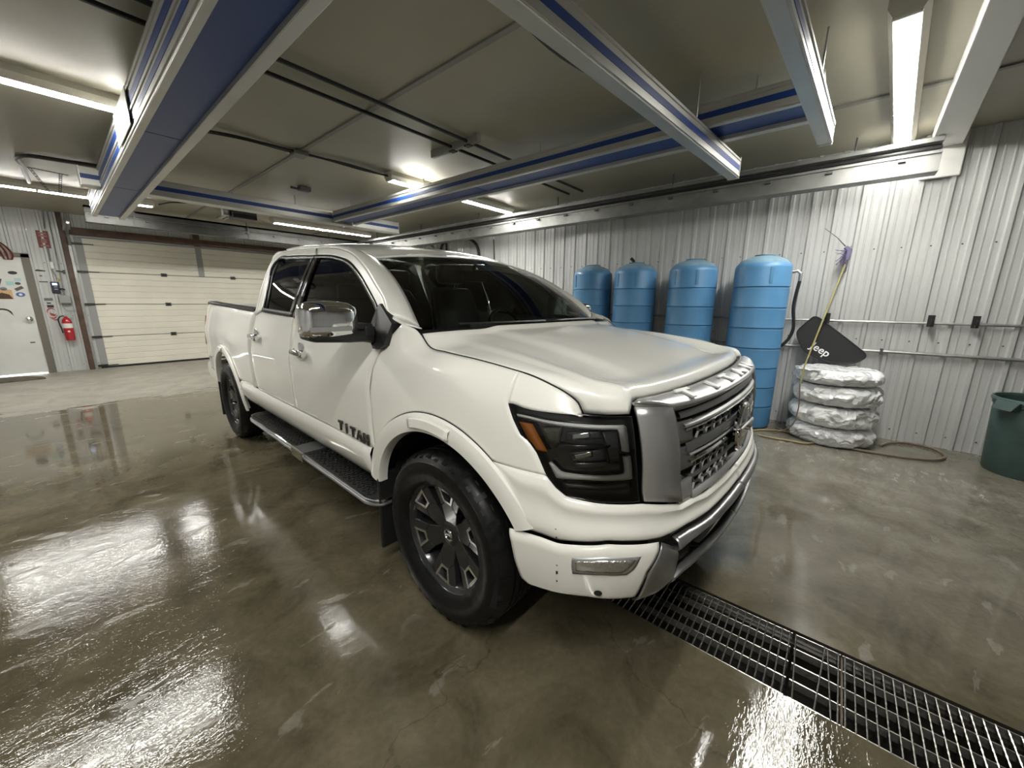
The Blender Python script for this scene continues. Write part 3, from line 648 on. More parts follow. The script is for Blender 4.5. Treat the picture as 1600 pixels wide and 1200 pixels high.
# ================================================================== THINGS ALONG THE TANK WALL
def tank(label, x, y, r, h):
    t = thing('water_tank', label, 'tank', (x, y, 0), 0, 'blue water tanks along the ribbed wall')
    prof = [(r*0.9, 0.0), (r*0.985, 0.02), (r, 0.05)]; z = 0.05; top = h-0.125; step = 0.228; k = 0
    zg = top-0.235
    gs = []
    while zg > 0.1: gs.append(zg); zg -= step
    for g in gs[::-1]: prof += [(r, g-0.018), (r-0.008, g-0.012), (r-0.008, g-0.005), (r+0.002, g+0.002), (r+0.002, g+0.008), (r, g+0.014)]
    prof += [(r, top-0.03), (r-0.006, top), (r-0.03, top+0.025)]
    MB().lathe(prof, 64, cap=False).build('tank_wall', M['tank'], t, 35)
    MB().lathe([(r-0.03, top+0.025), (r*0.80, top+0.058), (r*0.56, top+0.090), (r*0.32, top+0.110), (0.10, top+0.116), (0.10, top+0.120), (0.09, top+0.122), (0.0, top+0.123)], 48, cap=False).build('domed_top', M['tanklid'], t, 35)
    for a in (2.6, 3.6): 
        c, s = math.cos(a), math.sin(a)
        MB().obox((r*c, r*s, top-0.20), (r*c, r*s, top-0.03), 0.03, 0.012, (c, s, 0)).build('moulded_lug', M['tank'], t, None)
    return t
TR = 0.282
tank('blue water tank at the end of the row by the truck cab', 5.36, 2.955, TR, 2.0)
t2 = tank('blue water tank with a small black vent on its top', 5.36, 2.285, TR, 2.0)
MB().tube([(0.02, 0.05, 1.98), (0.02, 0.05, 2.02), (0.02, 0.09, 2.06)], 0.022, 8).build('vent', M['black'], t2)
tank('blue water tank third from the truck cab end of the row', 5.36, 1.52, TR, 2.0)
t4 = tank('blue water tank nearest the bagged tyres, with a black side hose', 5.36, 0.765, TR, 2.0)
MB().tube([(0.0, -0.27, 1.80), (0.0, -0.33, 1.81), (0.0, -0.36, 1.78), (0.0, -0.36, 1.70)], 0.018, 8).build('hose_fitting', M['galv'], t4)
MB().tube(catmull([(0.0, -0.36, 1.70), (0.0, -0.345, 1.55), (0.0, -0.34, 1.42), (0.0, -0.36, 1.28), (0.0, -0.37, 1.18), (0.0, -0.34, 1.06), (0.0, -0.28, 0.98), (0.05, -0.22, 0.94)], 30), 0.017, 8).build('side_hose', M['black'], t4)
tag(MB().tube([(5.70, -4.4, 1.272), (5.70, 3.6, 1.272)], 0.013, 8).build('wall_rail', M['galv']), 'upper galvanised pipe rail on the tank wall', 'rail')
wl = thing('wall_rail', 'lower galvanised pipe rail on the tank wall', 'rail', (5.70, 0, 0.962))
MB().tube([(0, -4.4, 0), (0, 3.6, 0)], 0.017, 8).build('pipe', M['galv'], wl)
for y in (-2.6, -0.38, 1.9): MB().box(-0.028, 0.03, y-0.012, y+0.012, -0.035, 0.03).build('pipe_clip', M['dkgrey'], wl, None)
def hook(label, y):
    t = thing('wall_hook', label, 'hook', (5.66, y, 1.24), 0, 'black hooks on the upper pipe rail')
    MB().box(0.012, 0.024, -0.025, 0.025, 0.0, 0.115).build('back_plate', M['blackmetal'], t, None)
    MB().tube([(0.015, 0, 0.02), (-0.04, 0, 0.01), (-0.06, 0, 0.04), (-0.055, 0, 0.08)], 0.010, 8).build('hook_arm', M['blackmetal'], t)
hook('black hook on the pipe rail behind the black mat', 0.12); hook('middle black hook on the pipe rail', -0.69); hook('black hook on the pipe rail above the green trash can side', -0.985)

# ------------------------------------------------------------------ bagged tyres
def bag(label, z, seed, h, dx, dy):
    rng = random.Random(seed); nu, nv = 112, 44; v = []; f = []
    off = Vector((rng.random()*50, rng.random()*50, rng.random()*50))
    ctrl = [(0.0, h*0.80), (0.10, h*0.82), (0.17, h*0.90), (0.26, h*0.97), (0.325, h*0.92), (0.362, h*0.74), (0.372, h*0.5), (0.362, h*0.24), (0.325, h*0.05), (0.25, 0.0), (0.0, 0.0)]
    prof = catmull(ctrl, nv)
    for i in range(nu):
        a = 2*PI*i/nu
        for j in range(nv):
            r, zz = prof[j]; p = Vector((math.cos(a), math.sin(a), zz*3))
            # film folds: sharp ridges radiating from random gathers
            n1 = 1-abs(mnoise.noise(Vector((math.cos(a)*2.6, math.sin(a)*2.6, zz*7))+off)*2)
            n2 = 1-abs(mnoise.noise(Vector((math.cos(a)*6+zz*9, math.sin(a)*6-zz*5, zz*10))+off*1.7)*2)
            w = min(1, r/0.15)
            d = w*(0.030*(n1-0.5)+0.022*(n2-0.5))
            edge = 1 if zz > h*0.12 else zz/(h*0.12)
            rr = r + d*(0.4+0.6*edge)
            v.append((rr*math.cos(a), rr*math.sin(a), max(0.0, zz + (d*0.25 if zz > h*0.6 else 0))))
    for i in range(nu):
        for j in range(nv-1): f.append((i*nv+j, ((i+1) % nu)*nv+j, ((i+1) % nu)*nv+j+1, i*nv+j+1))
    t = thing('bagged_tyre', label, 'tyre', (5.325+dx, -0.065+dy, z), seed, 'tyres in white bags stacked by the wall')
    mesh_obj('plastic_bag', v, f, M['bag'], t, 50)
    MB().lathe([(0.19, 0.055), (0.29, 0.055), (0.305, 0.08), (0.305, h-0.085), (0.29, h-0.06), (0.20, h-0.06), (0.19, 0.055)], 32, cap=False).build('tyre', M['black'], t)
    return t
bag('white bagged tyre at the bottom of the stack', 0.0, 1, 0.195, 0.0, -0.01)
bag('white bagged tyre second up in the stack', 0.203, 5, 0.215, -0.012, 0.0)
bag('white bagged tyre third up in the stack', 0.427, 9, 0.205, -0.005, 0.0)
tb = bag('white bagged tyre topmost in the stack, under the black mat', 0.640, 14, 0.155, 0.0, 0.02)
# loose ear of film on the topmost bag
ear = []
for k in range(9):
    a = 2.0 + 0.12*(k-4); r = 0.375+0.06*math.exp(-((k-4)/2.0)**2); ear += [(0.34*math.cos(a), 0.34*math.sin(a), 0.15), (r*math.cos(a), r*math.sin(a), 0.135+0.012*(k % 2))]
mesh_obj('bag_ear', ear, [(2*k, 2*k+2, 2*k+3, 2*k+1) for k in range(8)], M['bag'], tb, 60, solid=0.003).rotation_euler = (0, 0, -14+0.3)

# ------------------------------------------------------------------ black mat with lettering, leaning on the wall
def onplane(px, py, x0, z0, k):   # plane x = x0 + k (z - z0)
    d = ray(px, py); t = (x0 + k*(CAMH - z0)) / (d[0] - k*d[2]); return CAMP + d*t
PLN = (5.55, 0.86, 0.22)
px = [(1268, 497), (1272, 493.5), (1278, 495), (1284, 499), (1318, 525), (1350, 550), (1354.5, 556), (1352, 560), (1338, 567), (1328, 568), (1300, 567.5), (1290, 565), (1262, 552), (1255, 546), (1246, 528), (1244.5, 521), (1247, 515)]
pts = [onplane(a, b, *PLN) for a, b in px]
o0 = pts[10].copy(); nrm = np.array([-1, 0, PLN[2]]); nrm /= np.linalg.norm(nrm)
mt = thing('cargo_mat', 'black rounded mat with white lettering leaning on the wall above the bagged tyres', 'mat', tuple(o0))
P3 = lin(pts + [pts[0]], 121)[:-1]
P3 = np.array([(P3[i-2]+P3[i-1]+P3[i]+P3[(i+1) % 120]+P3[(i+2) % 120])/5 for i in range(120)])
n_ = len(P3); v = [tuple(p-o0) for p in P3] + [tuple(p-o0-nrm*0.018) for p in P3]
c0 = P3.mean(0)-o0
v += [tuple(c0), tuple(c0-nrm*0.018)]
f = [(2*n_, i, (i+1) % n_) for i in range(n_)] + [(2*n_+1, n_+(i+1) % n_, n_+i) for i in range(n_)] + [(i, n_+i, n_+(i+1) % n_, (i+1) % n_) for i in range(n_)]
mesh_obj('mat_sheet', v, f, mat('black_carpet', (0.010, 0.010, 0.010), 0.75, bump=0.2, bscale=200), mt, 30)
edge = [p-o0+nrm*0.002 for p in P3]
MB().tube(edge, 0.006, 6, closed=True).build('stitched_edge', M['black'], mt)
tx = text_obj('lettering', 'Jeep', 0.115, mat('white_print', (0.85, 0.85, 0.83), 0.5), mt, depth=0.001, extrude_bevel=0.0012)
a = onplane(1272, 541, *PLN); b = onplane(1292, 552.5, *PLN); ex_ = (b-a)/np.linalg.norm(b-a); ey_ = np.cross(nrm, ex_)
c = (a+b)/2-o0+nrm*0.004
tx.matrix_local = Matrix([[ex_[0], ey_[0], nrm[0], c[0]], [ex_[1], ey_[1], nrm[1], c[1]], [ex_[2], ey_[2], nrm[2], c[2]], [0, 0, 0, 1]])

# ------------------------------------------------------------------ brush wand leaning on the wall
wb = thing('brush_wand', 'yellow pole brush wand with purple head leaning on the ribbed wall', 'wand', (5.02, 0.40, 0))
def wpx(x, y, X): return onx(x, y, X)-np.array([5.02, 0.40, 0])
ptop = wpx(1322, 410, 5.63); pbot = wpx(1257, 572, 5.00)
MB().tube([wpx(1250, 600, 4.99), pbot, (pbot+ptop)/2, ptop], 0.0075, 8).build('pole', M['yellow'], wb)
MB().tube(catmull([wpx(1250, 600, 4.99), wpx(1247, 640, 4.98), wpx(1238, 664, 4.97), (0.0, 0.0, 0.02)], 12), 0.006, 8).build('wand_hose', M['hosedark'], wb)
MB().tube([wpx(1319, 425, 5.61), wpx(1324, 402, 5.64)], 0.016, 10).build('grip', M['dkgrey'], wb)
MB().tube([wpx(1323, 406, 5.63), wpx(1326, 391, 5.645), wpx(1321, 386, 5.64)], [0.024, 0.030, 0.018], 10).build('brush_head', M['purple'], wb)
br = MB(); rb = random.Random(4); c0 = wpx(1325, 394, 5.63)
for k in range(46):
    q = wpx(1325 - rb.uniform(2, 21), 394 + rb.uniform(-6, 26), 5.60+rb.uniform(-0.03, 0.03)); br.tube([c0+np.array([0, rb.uniform(-.02, .02), rb.uniform(-.03, .03)]), q], 0.0022, 4)
for k in range(10):
    q = wpx(1325 + rb.uniform(-3, 9), 394 + rb.uniform(-10, 6), 5.62); br.tube([c0, q], 0.0022, 4)
tag(br.build('bristles', M['purple'], wb, None), kind='stuff')
MB().tube([wpx(1321, 385, 5.64), wpx(1308, 371, 5.645), wpx(1289, 357, 5.65)], [0.007, 0.004, 0.003], 6).build('spray_lance', M['dkgrey'], wb)

# ------------------------------------------------------------------ hoses on the floor
def fpath(ps, z=0.014): return [onz(1200+x/4, 600+y/4, z) for x, y in ps]
tag(MB().tube(catmull(fpath([(-120, 290), (0, 288), (60, 292), (170, 302), (270, 325), (297, 352), (240, 372), (120, 352), (0, 332), (-60, 318)]), 60), 0.012, 8).build('floor_hose', M['hose']), 'tan hose loop lying before the last blue tank', 'hose')
tag(MB().tube(catmull(fpath([(50, 275), (180, 318), (330, 352), (480, 395), (700, 436), (900, 465), (1030, 474), (1105, 460), (1095, 435), (1000, 395), (880, 370), (760, 368), (700, 385)], 0.016), 80), 0.012, 8).build('floor_hose', M['hosedark']), 'brown hose loop lying before the bagged tyres', 'hose')

# ------------------------------------------------------------------ trash can
bd = onz(1527, 738, 0.0); R0, dC = 0.262, 5.52
ang = math.atan2(bd[1], bd[0]) - math.asin(R0/dC)
tc_ = thing('trash_can', 'dark green round trash can by the ribbed wall', 'trash can', (dC*math.cos(ang), dC*math.sin(ang), 0))
MB().lathe([(0.0, 0.012), (0.245, 0.012), (0.255, 0.0), (R0, 0.02), (0.288, 0.56), (0.286, 0.575), (0.286, 0.60), (0.295, 0.61), (0.296, 0.655), (0.285, 0.655), (0.28, 0.60), (0.25, 0.03), (0.0, 0.022)], 56, cap=False).build('body', M['can'], tc_, 35)
MB().lathe([(0.292, 0.640), (0.306, 0.642), (0.309, 0.660), (0.302, 0.675), (0.290, 0.672), (0.288, 0.655)], 56, cap=False).build('rim', M['canrim'], tc_, 50)
for a in (2.2, 2.2+PI):
    c, s = math.cos(a), math.sin(a)
    pr = [(-0.085, 0.0), (0.085, 0.0), (0.07, 0.075), (-0.07, 0.075)]
    MB().prism(pr, lambda u, w, q, c=c, s=s: ((0.293+q*(0.3+w*8))*c-u*s, (0.293+q*(0.3+w*8))*s+u*c, 0.655-w), 0.0, 0.07).build('handle', M['can'], tc_, None, bevel=0.006)

# ------------------------------------------------------------------ bent hose frame and pump cabinet beyond the truck
hf = thing('bent_hose_pipe', 'black bent pipe loop on the tank wall beyond the truck', 'pipe', (5.66, 6.25, 0))
MB().tube(catmull([(0, 0.60, 1.4), (0, 0.60, 2.45), (0, 0.58, 2.62), (0, 0.45, 2.70), (0, 0.0, 2.71), (0, -0.35, 2.66), (0, -0.52, 2.52), (0, -0.57, 2.30), (0, -0.57, 1.4)], 40), 0.030, 8).build('bent_pipe', M['black'], hf)
MB().tube([(0, 0.42, 1.4), (0, 0.42, 2.70)], 0.022, 8).build('upright', M['blackmetal'], hf)
tag(MB().tube([(5.70, 5.32, 2.62), (5.70, 5.31, 2.3), (5.70, 5.33, 1.9), (5.70, 5.30, 1.5)], 0.010, 6).build('wall_cable', M['black']), 'dark cable hanging down the tank wall beyond the truck', 'cable')
tag(MB().tube(catmull([(5.66, 7.9, 2.35), (5.64, 7.85, 2.6), (5.62, 7.7, 2.68), (5.62, 7.5, 2.66)], 12), 0.035, 8).tube(catmull([(5.66, 7.25, 2.35), (5.62, 7.25, 2.55), (5.60, 7.15, 2.64), (5.62, 7.05, 2.6)], 12), 0.03, 8).build('pipe_elbow', M['galv']), 'bright pipe elbows on the tank wall beyond the truck', 'pipe')
pc = thing('pump_cabinet', 'pale pump cabinet against the tank wall beyond the truck', 'cabinet', (5.45, 4.55, 0))
MB().box(-0.20, 0.25, -0.45, 0.45, 0.05, 1.36).build('body', mat('pale_green', (0.42, 0.47, 0.42), 0.4), pc, None, bevel=0.01)
MB().lathe([(0.06, -0.202), (0.06, -0.215), (0.05, -0.218), (0.0, -0.218)], 20, (0, 0.1, 1.22), 'x').build('gauge', M['black'], pc)
for y in (-0.4, 0.4): MB().box(-0.15, 0.2, y-0.04, y+0.04, 0.0, 0.05).build('foot', M['dkgrey'], pc, None)
bo = thing('spray_bottle', 'purple spray bottle standing on the pump cabinet', 'bottle', (5.36, 4.32, 1.36))
MB().lathe([(0.0, 0.0), (0.042, 0.002), (0.045, 0.02), (0.045, 0.13), (0.02, 0.18), (0.016, 0.20)], 20).build('bottle', mat('purple_liquid', (0.20, 0.17, 0.42), 0.25), bo)
MB().box(-0.05, 0.03, -0.014, 0.014, 0.20, 0.24).build('trigger', M['white'], bo, None)

# ------------------------------------------------------------------ drain grates
M['grate'] = mat('wet_grate_steel', (0.48, 0.46, 0.42), 0.25, metal=0.85, noise=0.35, nscale=60)
XM = (GX0+GX1)/2
cbm = MB()
pts = [(-(GX1-GX0)/2+0.012+k*(GX1-GX0-0.024)/26, 0.0012*math.sin(k*PI), 0.0) for k in range(27)]
cbm.tube(pts, [0.0026+0.0008*(k % 2) for k in range(27)], 5)
proto_cb = cbm.build('cross_bar', M['grate'], None, None)
def grate(label, y0, y1, skip=(), bend=(), nlines=5):
    t = thing('drain_grate', label, 'grate', (XM, (y0+y1)/2, -0.012), 0, 'steel grates over the drain trench'); yc = (y0+y1)/2
    n_ = int(round((y1-y0)/0.0290)); 
    for k in range(n_+1):
        if k in skip: continue
        y = y0+(y1-y0)*k/n_-yc
        o = bpy.data.objects.new('cross_bar', proto_cb.data); link(o, t); o.location = (0, y, 0.004)
        if k in bend: o.rotation_euler = (0, 0, bend[k]) if isinstance(bend, dict) else (0, 0, 0.06)
    for k in range(nlines):
        x = -0.183+0.366*k/(nlines-1)
        MB().box(x-0.0022, x+0.0022, y0-yc-0.008, y1-yc+0.008, -0.030, 0.0035).build('bearing_bar', M['grate'], t, None)
    return t
grate('steel drain grate running under the front of the truck', -0.028, 1.02)
grate('short bent drain grate with missing bars', -0.196, -0.056, skip=(3, 4), bend={1: 0.05, 2: -0.06, 5: 0.04})
tag(MB().box(GX0+0.01, GX1-0.01, -0.2125, -0.2055, -0.06, -0.020).box(GX0+0.005, GX1-0.005, -0.2125, -0.2055, -0.10, -0.06).build('trench_bar', M['rust'], None, None), 'rusty cross support below the bent drain grate', 'bar')
grate('steel drain grate next to the bent one, away from the truck', -1.18, -0.217)
grate('steel drain grate farthest from the truck', -2.2, -1.21)
bpy.data.objects.remove(proto_cb)
# ================================================================== PICKUP TRUCK
# Local frame: front axle at the origin, nose towards -Y, visible flank at -X.
YAW, TX, TY = math.radians(1.8), 1.93, 1.20
truck = thing('pickup_truck', 'white crew cab pickup truck parked on the wet floor', 'truck', (TX, TY, 0), -YAW)
_c, _s = math.cos(YAW), math.sin(YAW)
def to_l(d): return np.array([d[0]*_c - d[1]*_s, d[0]*_s + d[1]*_c, d[2]])
CL = to_l(CAMP - np.array([TX, TY, 0]))
def rl(px, py): return to_l(ray(px, py))
def proj_l(p):
    p = np.asarray(p, float); w = np.array([TX + p[0]*_c + p[1]*_s, TY - p[0]*_s + p[1]*_c, p[2]]) - CAMP
    c = RC.T @ w; return np.array([CX + F*c[0]/-c[2], CY - F*c[1]/-c[2]])
def lx(px, py, x): d = rl(px, py); return CL + d*((x - CL[0])/d[0])

# ---- flank and nose surface, P(s, z): s runs round the plan outline from the nose centre to the tail
PLAN = np.array([(0, -.912), (.2, -.908), (.4, -.893), (.55, -.870), (.68, -.832), (.78, -.778), (.86, -.705), (.915, -.60), (.95, -.47), (.972, -.30), (.985, -.1), (.992, .2), (.992, 1.0), (.992, 2.0), (.992, 3.0), (.988, 3.8), (.97, 4.3), (.93, 4.55), (.86, 4.62)])
PD = np.r_[0, np.cumsum(np.linalg.norm(np.diff(PLAN, axis=0), axis=1))]
ZL = np.array([.28, .38, .48, .60, .70, .82, .95, 1.05, 1.12, 1.18, 1.26, 1.33, 1.40])
WL = np.array([.93, .955, .975, .988, .994, 1.0, 1.0, .996, .988, .978, .962, .945, .925])
FL = np.array([.05, .0, -.03, -.04, -.02, 0, .0, .012, .03, .06, .11, .17, .24])
def P(s, z):
    s = np.atleast_1d(np.asarray(s, float)).ravel(); z = np.atleast_1d(np.asarray(z, float)).ravel()
    sg = np.where(s < 0, -1.0, 1.0)
    c = hermite(PD, PLAN, np.abs(s)); w = hermite(ZL, WL, z); f = hermite(ZL, FL, z)
    t = np.clip((-c[:, 1]-.30)/.5, 0, 1); t = t*t*(3-2*t)
    return np.stack([-c[:, 0]*w*sg, c[:, 1]+f*t, z], 1)
def PN(s, z):
    e = 1e-3; s = np.atleast_1d(np.asarray(s, float)).ravel(); z = np.atleast_1d(np.asarray(z, float)).ravel()
    du = P(s+e, z)-P(s-e, z); dv = P(s, z+e)-P(s, z-e); n = np.cross(du, dv)
    n /= np.linalg.norm(n, axis=1)[:, None]
    return np.where((n[:, :1] * P(s, z)[:, :1] + n[:, 1:2]*(P(s, z)[:, 1:2]-1.5)) < 0, -n, n)
def PO(s, z, off):                                  # surface point pushed out by off
    p = P(s, z); return p + PN(s, z)*np.atleast_1d(np.asarray(off, float)).ravel()[:, None]
_ss = np.r_[np.linspace(0, 2.2, 420), np.linspace(2.21, PD[-1], 260)]; _zz = np.linspace(.28, 1.40, 240)
_S, _Z = [a.ravel() for a in np.meshgrid(_ss, _zz, indexing='ij')]
_g = P(_S, _Z); _w = np.stack([TX + _g[:, 0]*_c + _g[:, 1]*_s, TY - _g[:, 0]*_s + _g[:, 1]*_c, _g[:, 2]-CAMH], 1) @ RC
_U = CX + F*_w[:, 0]/-_w[:, 2]; _V = CY - F*_w[:, 1]/-_w[:, 2]
def sz(px, py):
    i = np.argmin((_U-px)**2+(_V-py)**2); s, z = _S[i], _Z[i]
    f = lambda a, b: proj_l(P(a, b)[0]); e = 1e-3
    for _ in range(3):
        p0 = f(s, z); J = np.stack([(f(s+e, z)-p0)/e, (f(s, z+e)-p0)/e], 1)
        if abs(np.linalg.det(J)) < 1e-3: break
        d = np.linalg.solve(J, np.array([px, py])-p0); s += float(np.clip(d[0], -.05, .05)); z += float(np.clip(d[1], -.05, .05))
    return np.array([max(s, 0.0), z])
def SZ(*ps): return [sz(*p) for p in ps]
_ty = np.linspace(0, PD[-1], 1500); _yy = hermite(PD, PLAN, _ty)[:, 1]
def sy(y): return np.interp(y, _yy, _ty)
def YZ(*ps): return [np.array([float(sy(y)), z]) for y, z in ps]
def coons(b, t, l, r, nu, nv, fn=lin):
    # b,t: left->right ; l,r: bottom->top
    B, T, L_, R_ = fn(b, nu), fn(t, nu), fn(l, nv), fn(r, nv)
    u = np.linspace(0, 1, nu)[:, None, None]; v = np.linspace(0, 1, nv)[None, :, None]
    G = (1-v)*B[:, None] + v*T[:, None] + (1-u)*L_[None] + u*R_[None]
    return G - ((1-u)*(1-v)*B[0] + u*(1-v)*B[-1] + (1-u)*v*T[0] + u*v*T[-1])
def grid_faces(nu, nv, base=0):
    return [(base+i*nv+j, base+(i+1)*nv+j, base+(i+1)*nv+j+1, base+i*nv+j+1) for i in range(nu-1) for j in range(nv-1)]
def orient(v, f, ref):
    # make the grid's normals point away from ref
    v = np.array(v); k = len(f)//2; q = v[list(f[k])]; n = np.cross(q[2]-q[0], q[3]-q[1])
    tot = 0
    for k in range(0, len(f), max(1, len(f)//40)):
        q = v[list(f[k])]; n = np.cross(q[2]-q[0], q[3]-q[1]); tot += np.dot(n, q.mean(0)-ref)
    return [tuple(x)[::-1] for x in f] if tot < 0 else f
def surf(name, Gs, m, parent=None, mirror=True, solid=0.004, smooth=35, ref=(0, 1.5, 0.8), label=None):
    if not isinstance(Gs, list): Gs = [Gs]
    out = []
    for side in ((1, -1) if mirror else (1,)):
        V = []; Fc = []
        for G in Gs:
            nu, nv = G.shape[:2]; g = G.reshape(-1, 3)*np.array([side, 1, 1]); f = orient(g, grid_faces(nu, nv), np.array(ref)*np.array([side, 1, 1]))
            n = len(V); V += list(g); Fc += [tuple(i+n for i in q) for q in f]
        par = parent[0 if side == 1 else 1] if isinstance(parent, (list, tuple)) else (parent or truck)
        o = mesh_obj(name, V, Fc, m, par, smooth, solid=solid)
        if label: o['label'] = label
        out.append(o)
    return out
def mir(b, name, m, parent=None, smooth=35, **k):
    # build a MB and its mirror image
    out = []
    for side in (1, -1):
        v = [(p[0]*side, p[1], p[2]) for p in b.v]; f = b.f if side == 1 else [q[::-1] for q in b.f]
        par = parent[0 if side == 1 else 1] if isinstance(parent, (list, tuple)) else (parent or truck)
        out.append(mesh_obj(name, v, f, m, par, smooth, **k))
    return out
def PG(G, off=0.0):
    nu, nv = G.shape[:2]; o = np.broadcast_to(np.asarray(off, float), (nu, nv)).ravel()
    return PO(G[..., 0].ravel(), G[..., 1].ravel(), o).reshape(nu, nv, 3)

# ---- truck materials
T = {}
T['paint'] = mat('pearl_white_paint', (0.88, 0.868, 0.81), 0.30, coat=1.0)
T['satin'] = mat('satin_chrome', (0.50, 0.50, 0.50), 0.38, metal=0.75)
T['satin_dk'] = mat('dark_satin', (0.26, 0.26, 0.265), 0.36, metal=0.8)
T['blackgloss'] = mat('gloss_black', (0.008, 0.008, 0.009), 0.12, coat=0.4)
T['blackpl'] = mat('black_plastic', (0.014, 0.014, 0.014), 0.45)
T['void'] = mat('underbody_black', (0.006, 0.006, 0.006), 0.7)
T['rubber'] = mat('wet_tyre_rubber', (0.007, 0.007, 0.007), 0.40, spec=0.22, noise=0.3, nscale=30, nvar=0.12)
T['rim'] = mat('dark_wheel_lacquer', (0.022, 0.022, 0.024), 0.22, coat=0.6, metal=0.3)
T['machined'] = mat('machined_alloy', (0.78, 0.78, 0.78), 0.24, metal=1.0)
T['glass'] = glass('windscreen_glass', (0.62, 0.68, 0.64))
T['tint'] = glass('tinted_glass', (0.16, 0.17, 0.165))
T['tint_front'] = glass('light_tinted_glass', (0.36, 0.40, 0.37))
T['lens'] = glass('headlamp_lens', (0.96, 0.96, 0.96))
T['drl'] = mat('frosted_light_guide', (0.92, 0.92, 0.90), 0.3, coat=0.5)
T['amber'] = mat('amber_reflector', (0.52, 0.17, 0.015), 0.25, coat=0.6)
T['redlens'] = mat('tail_red', (0.20, 0.01, 0.01), 0.15, coat=0.6)
T['seat'] = mat('charcoal_leather', (0.030, 0.029, 0.027), 0.5)
T['liner'] = mat('bed_liner', (0.012, 0.012, 0.012), 0.7)
T['skid'] = mat('dull_bumper_metal', (0.33, 0.33, 0.335), 0.36, metal=0.85, noise=0.25, nscale=9)
T['pad'] = mat('step_pad', (0.075, 0.077, 0.078), 0.5)

# ---- hood
yf_x = np.array([0, .3, .5, .65, .74, .95]); yf_y = np.array([-.790, -.786, -.773, -.752, -.728, -.70])
hy = np.array([-.82, -.7, -.55, -.3, 0, .15, .3]); hz = np.array([1.116, 1.158, 1.205, 1.260, 1.305, 1.322, 1.332])
def hood_z(x, y):
    zc = hermite(hy, hz, np.asarray(y, float).ravel()).reshape(np.shape(y)); a = np.abs(x)
    st = np.clip((a-.46)/.10, 0, 1); st = st*st*(3-2*st); fade = np.clip((y+.80)/.35, 0, 1)
    edge = np.clip((a-.50)/.40, 0, 1.2)
    return zc - .014*st*fade - .008*(a/.5)**2*np.clip(1-st, 0, 1) - .008*st - .028*edge**2
lxp = lambda a, b, x: lx(a, b, x)
HE = [np.array((-.868, .232, 1.322)), lxp(672, 541, -.884), lxp(700, 550, -.893), lxp(750, 562, -.901), lxp(800, 576, -.899), lxp(832, 586, -.892), lxp(862, 600, -.880), lxp(887, 614, -.866), lxp(903, 627, -.853), lxp(912, 646, -.840)]
HE = catmull(HE, 48)[::-1]                       # front -> rear
C1 = HE[0]; C2 = np.append(P(*sz(985, 650))[0][:2], 1.104); C3 = np.array([-.752, -.750, 1.138])
fr_l = [C1, C1*.5+C2*.5+np.array([-.008, -.008, 0]), C2, C3] + [np.array([-x, float(np.interp(x, yf_x, yf_y)), 1.136-.010*(1-(x/.7)**2)]) for x in (.70, .60, .45, .3, .15)] 
fr_c = [np.array([0, -.790, 1.126])]
FR = lin(fr_l + fr_c, 40); FR = np.r_[FR, FR[-2::-1]*np.array([-1, 1, 1])]
nu = len(FR); nv = 48
xr = np.linspace(-.868, .868, nu); RR = np.stack([xr, .10+.13*(np.abs(xr)/.87)**2, np.zeros(nu)], 1); RR[:, 2] = hood_z(RR[:, 0], RR[:, 1])
HE[-1] = RR[0]
G = coons(FR, RR, HE, HE*np.array([-1, 1, 1]), nu, nv)
ua = np.abs(np.linspace(-1, 1, nu))[:, None]; va = np.linspace(0, 1, nv)[None, :]
ss_ = lambda t: np.clip(t, 0, 1)**2*(3-2*np.clip(t, 0, 1))
wgt = ss_((1-ua)/.40)*ss_(va/.22)*ss_((1-va)/.1)
G[..., 2] = G[..., 2]*(1-wgt) + hood_z(G[..., 0], G[..., 1])*wgt
HF = FR.copy(); HL = HE.copy()
surf('hood', G, T['paint'], mirror=False, solid=0.012, smooth=70, ref=(0, 0, 0))
# wiper cowl
ny = 40; xs = np.linspace(-.84, .84, ny)
cw = np.zeros((ny, 4, 3))
for i, x in enumerate(xs):
    a = .105 + .13*(abs(x)/.87)**2; b = .125 + .205*(abs(x)/.80)**2; z0 = float(hood_z(np.array(x), np.array(a)))
    for j, t in enumerate((0, .3, .8, 1.0)): cw[i, j] = (x, a+(b-a+.015)*t, z0-.020+[0, -.006, .0, .01][j])
surf('cowl', cw, T['blackpl'], mirror=False, ref=(0, 0, 0))

# ---- windscreen and roof
base = np.array([(-.80, .335, 1.328), (-.6, .245, 1.318), (-.4, .178, 1.311), (-.2, .137, 1.307), (0, .122, 1.306)])
head = np.array([(-.665, .945, 1.697), (-.5, .868, 1.715), (-.3, .815, 1.726), (-.15, .795, 1.731), (0, .79, 1.733)])
full = lambda C: np.r_[C, C[-2::-1]*np.array([-1, 1, 1])]
Bc = catmull(full(base), 61); Hc = catmull(full(head), 61)
nv = 24; G = np.zeros((61, nv, 3))
for j, t in enumerate(np.linspace(0, 1, nv)): G[:, j] = Bc*(1-t)+Hc*t + np.array([0, -.028, .030])*math.sin(PI*t)
WS = G
surf('windshield', G, T['glass'], mirror=False, solid=0, smooth=60, ref=(0, 1.5, 1.0))
ry = np.array([.78, .95, 1.15, 1.4, 1.7, 2.05, 2.3, 2.47]); rz = np.array([1.742, 1.788, 1.826, 1.860, 1.893, 1.915, 1.912, 1.890])
def roof_z(x, y):
    return hermite(ry, rz, np.asarray(y, float).ravel()).reshape(np.shape(y)) - .050*(np.abs(x)/.665)**2 - .020*(np.abs(x)/.665)**6
RE = np.array([(0, 0)])
nu, nv = 61, 34; G = np.zeros((nu, nv, 3))
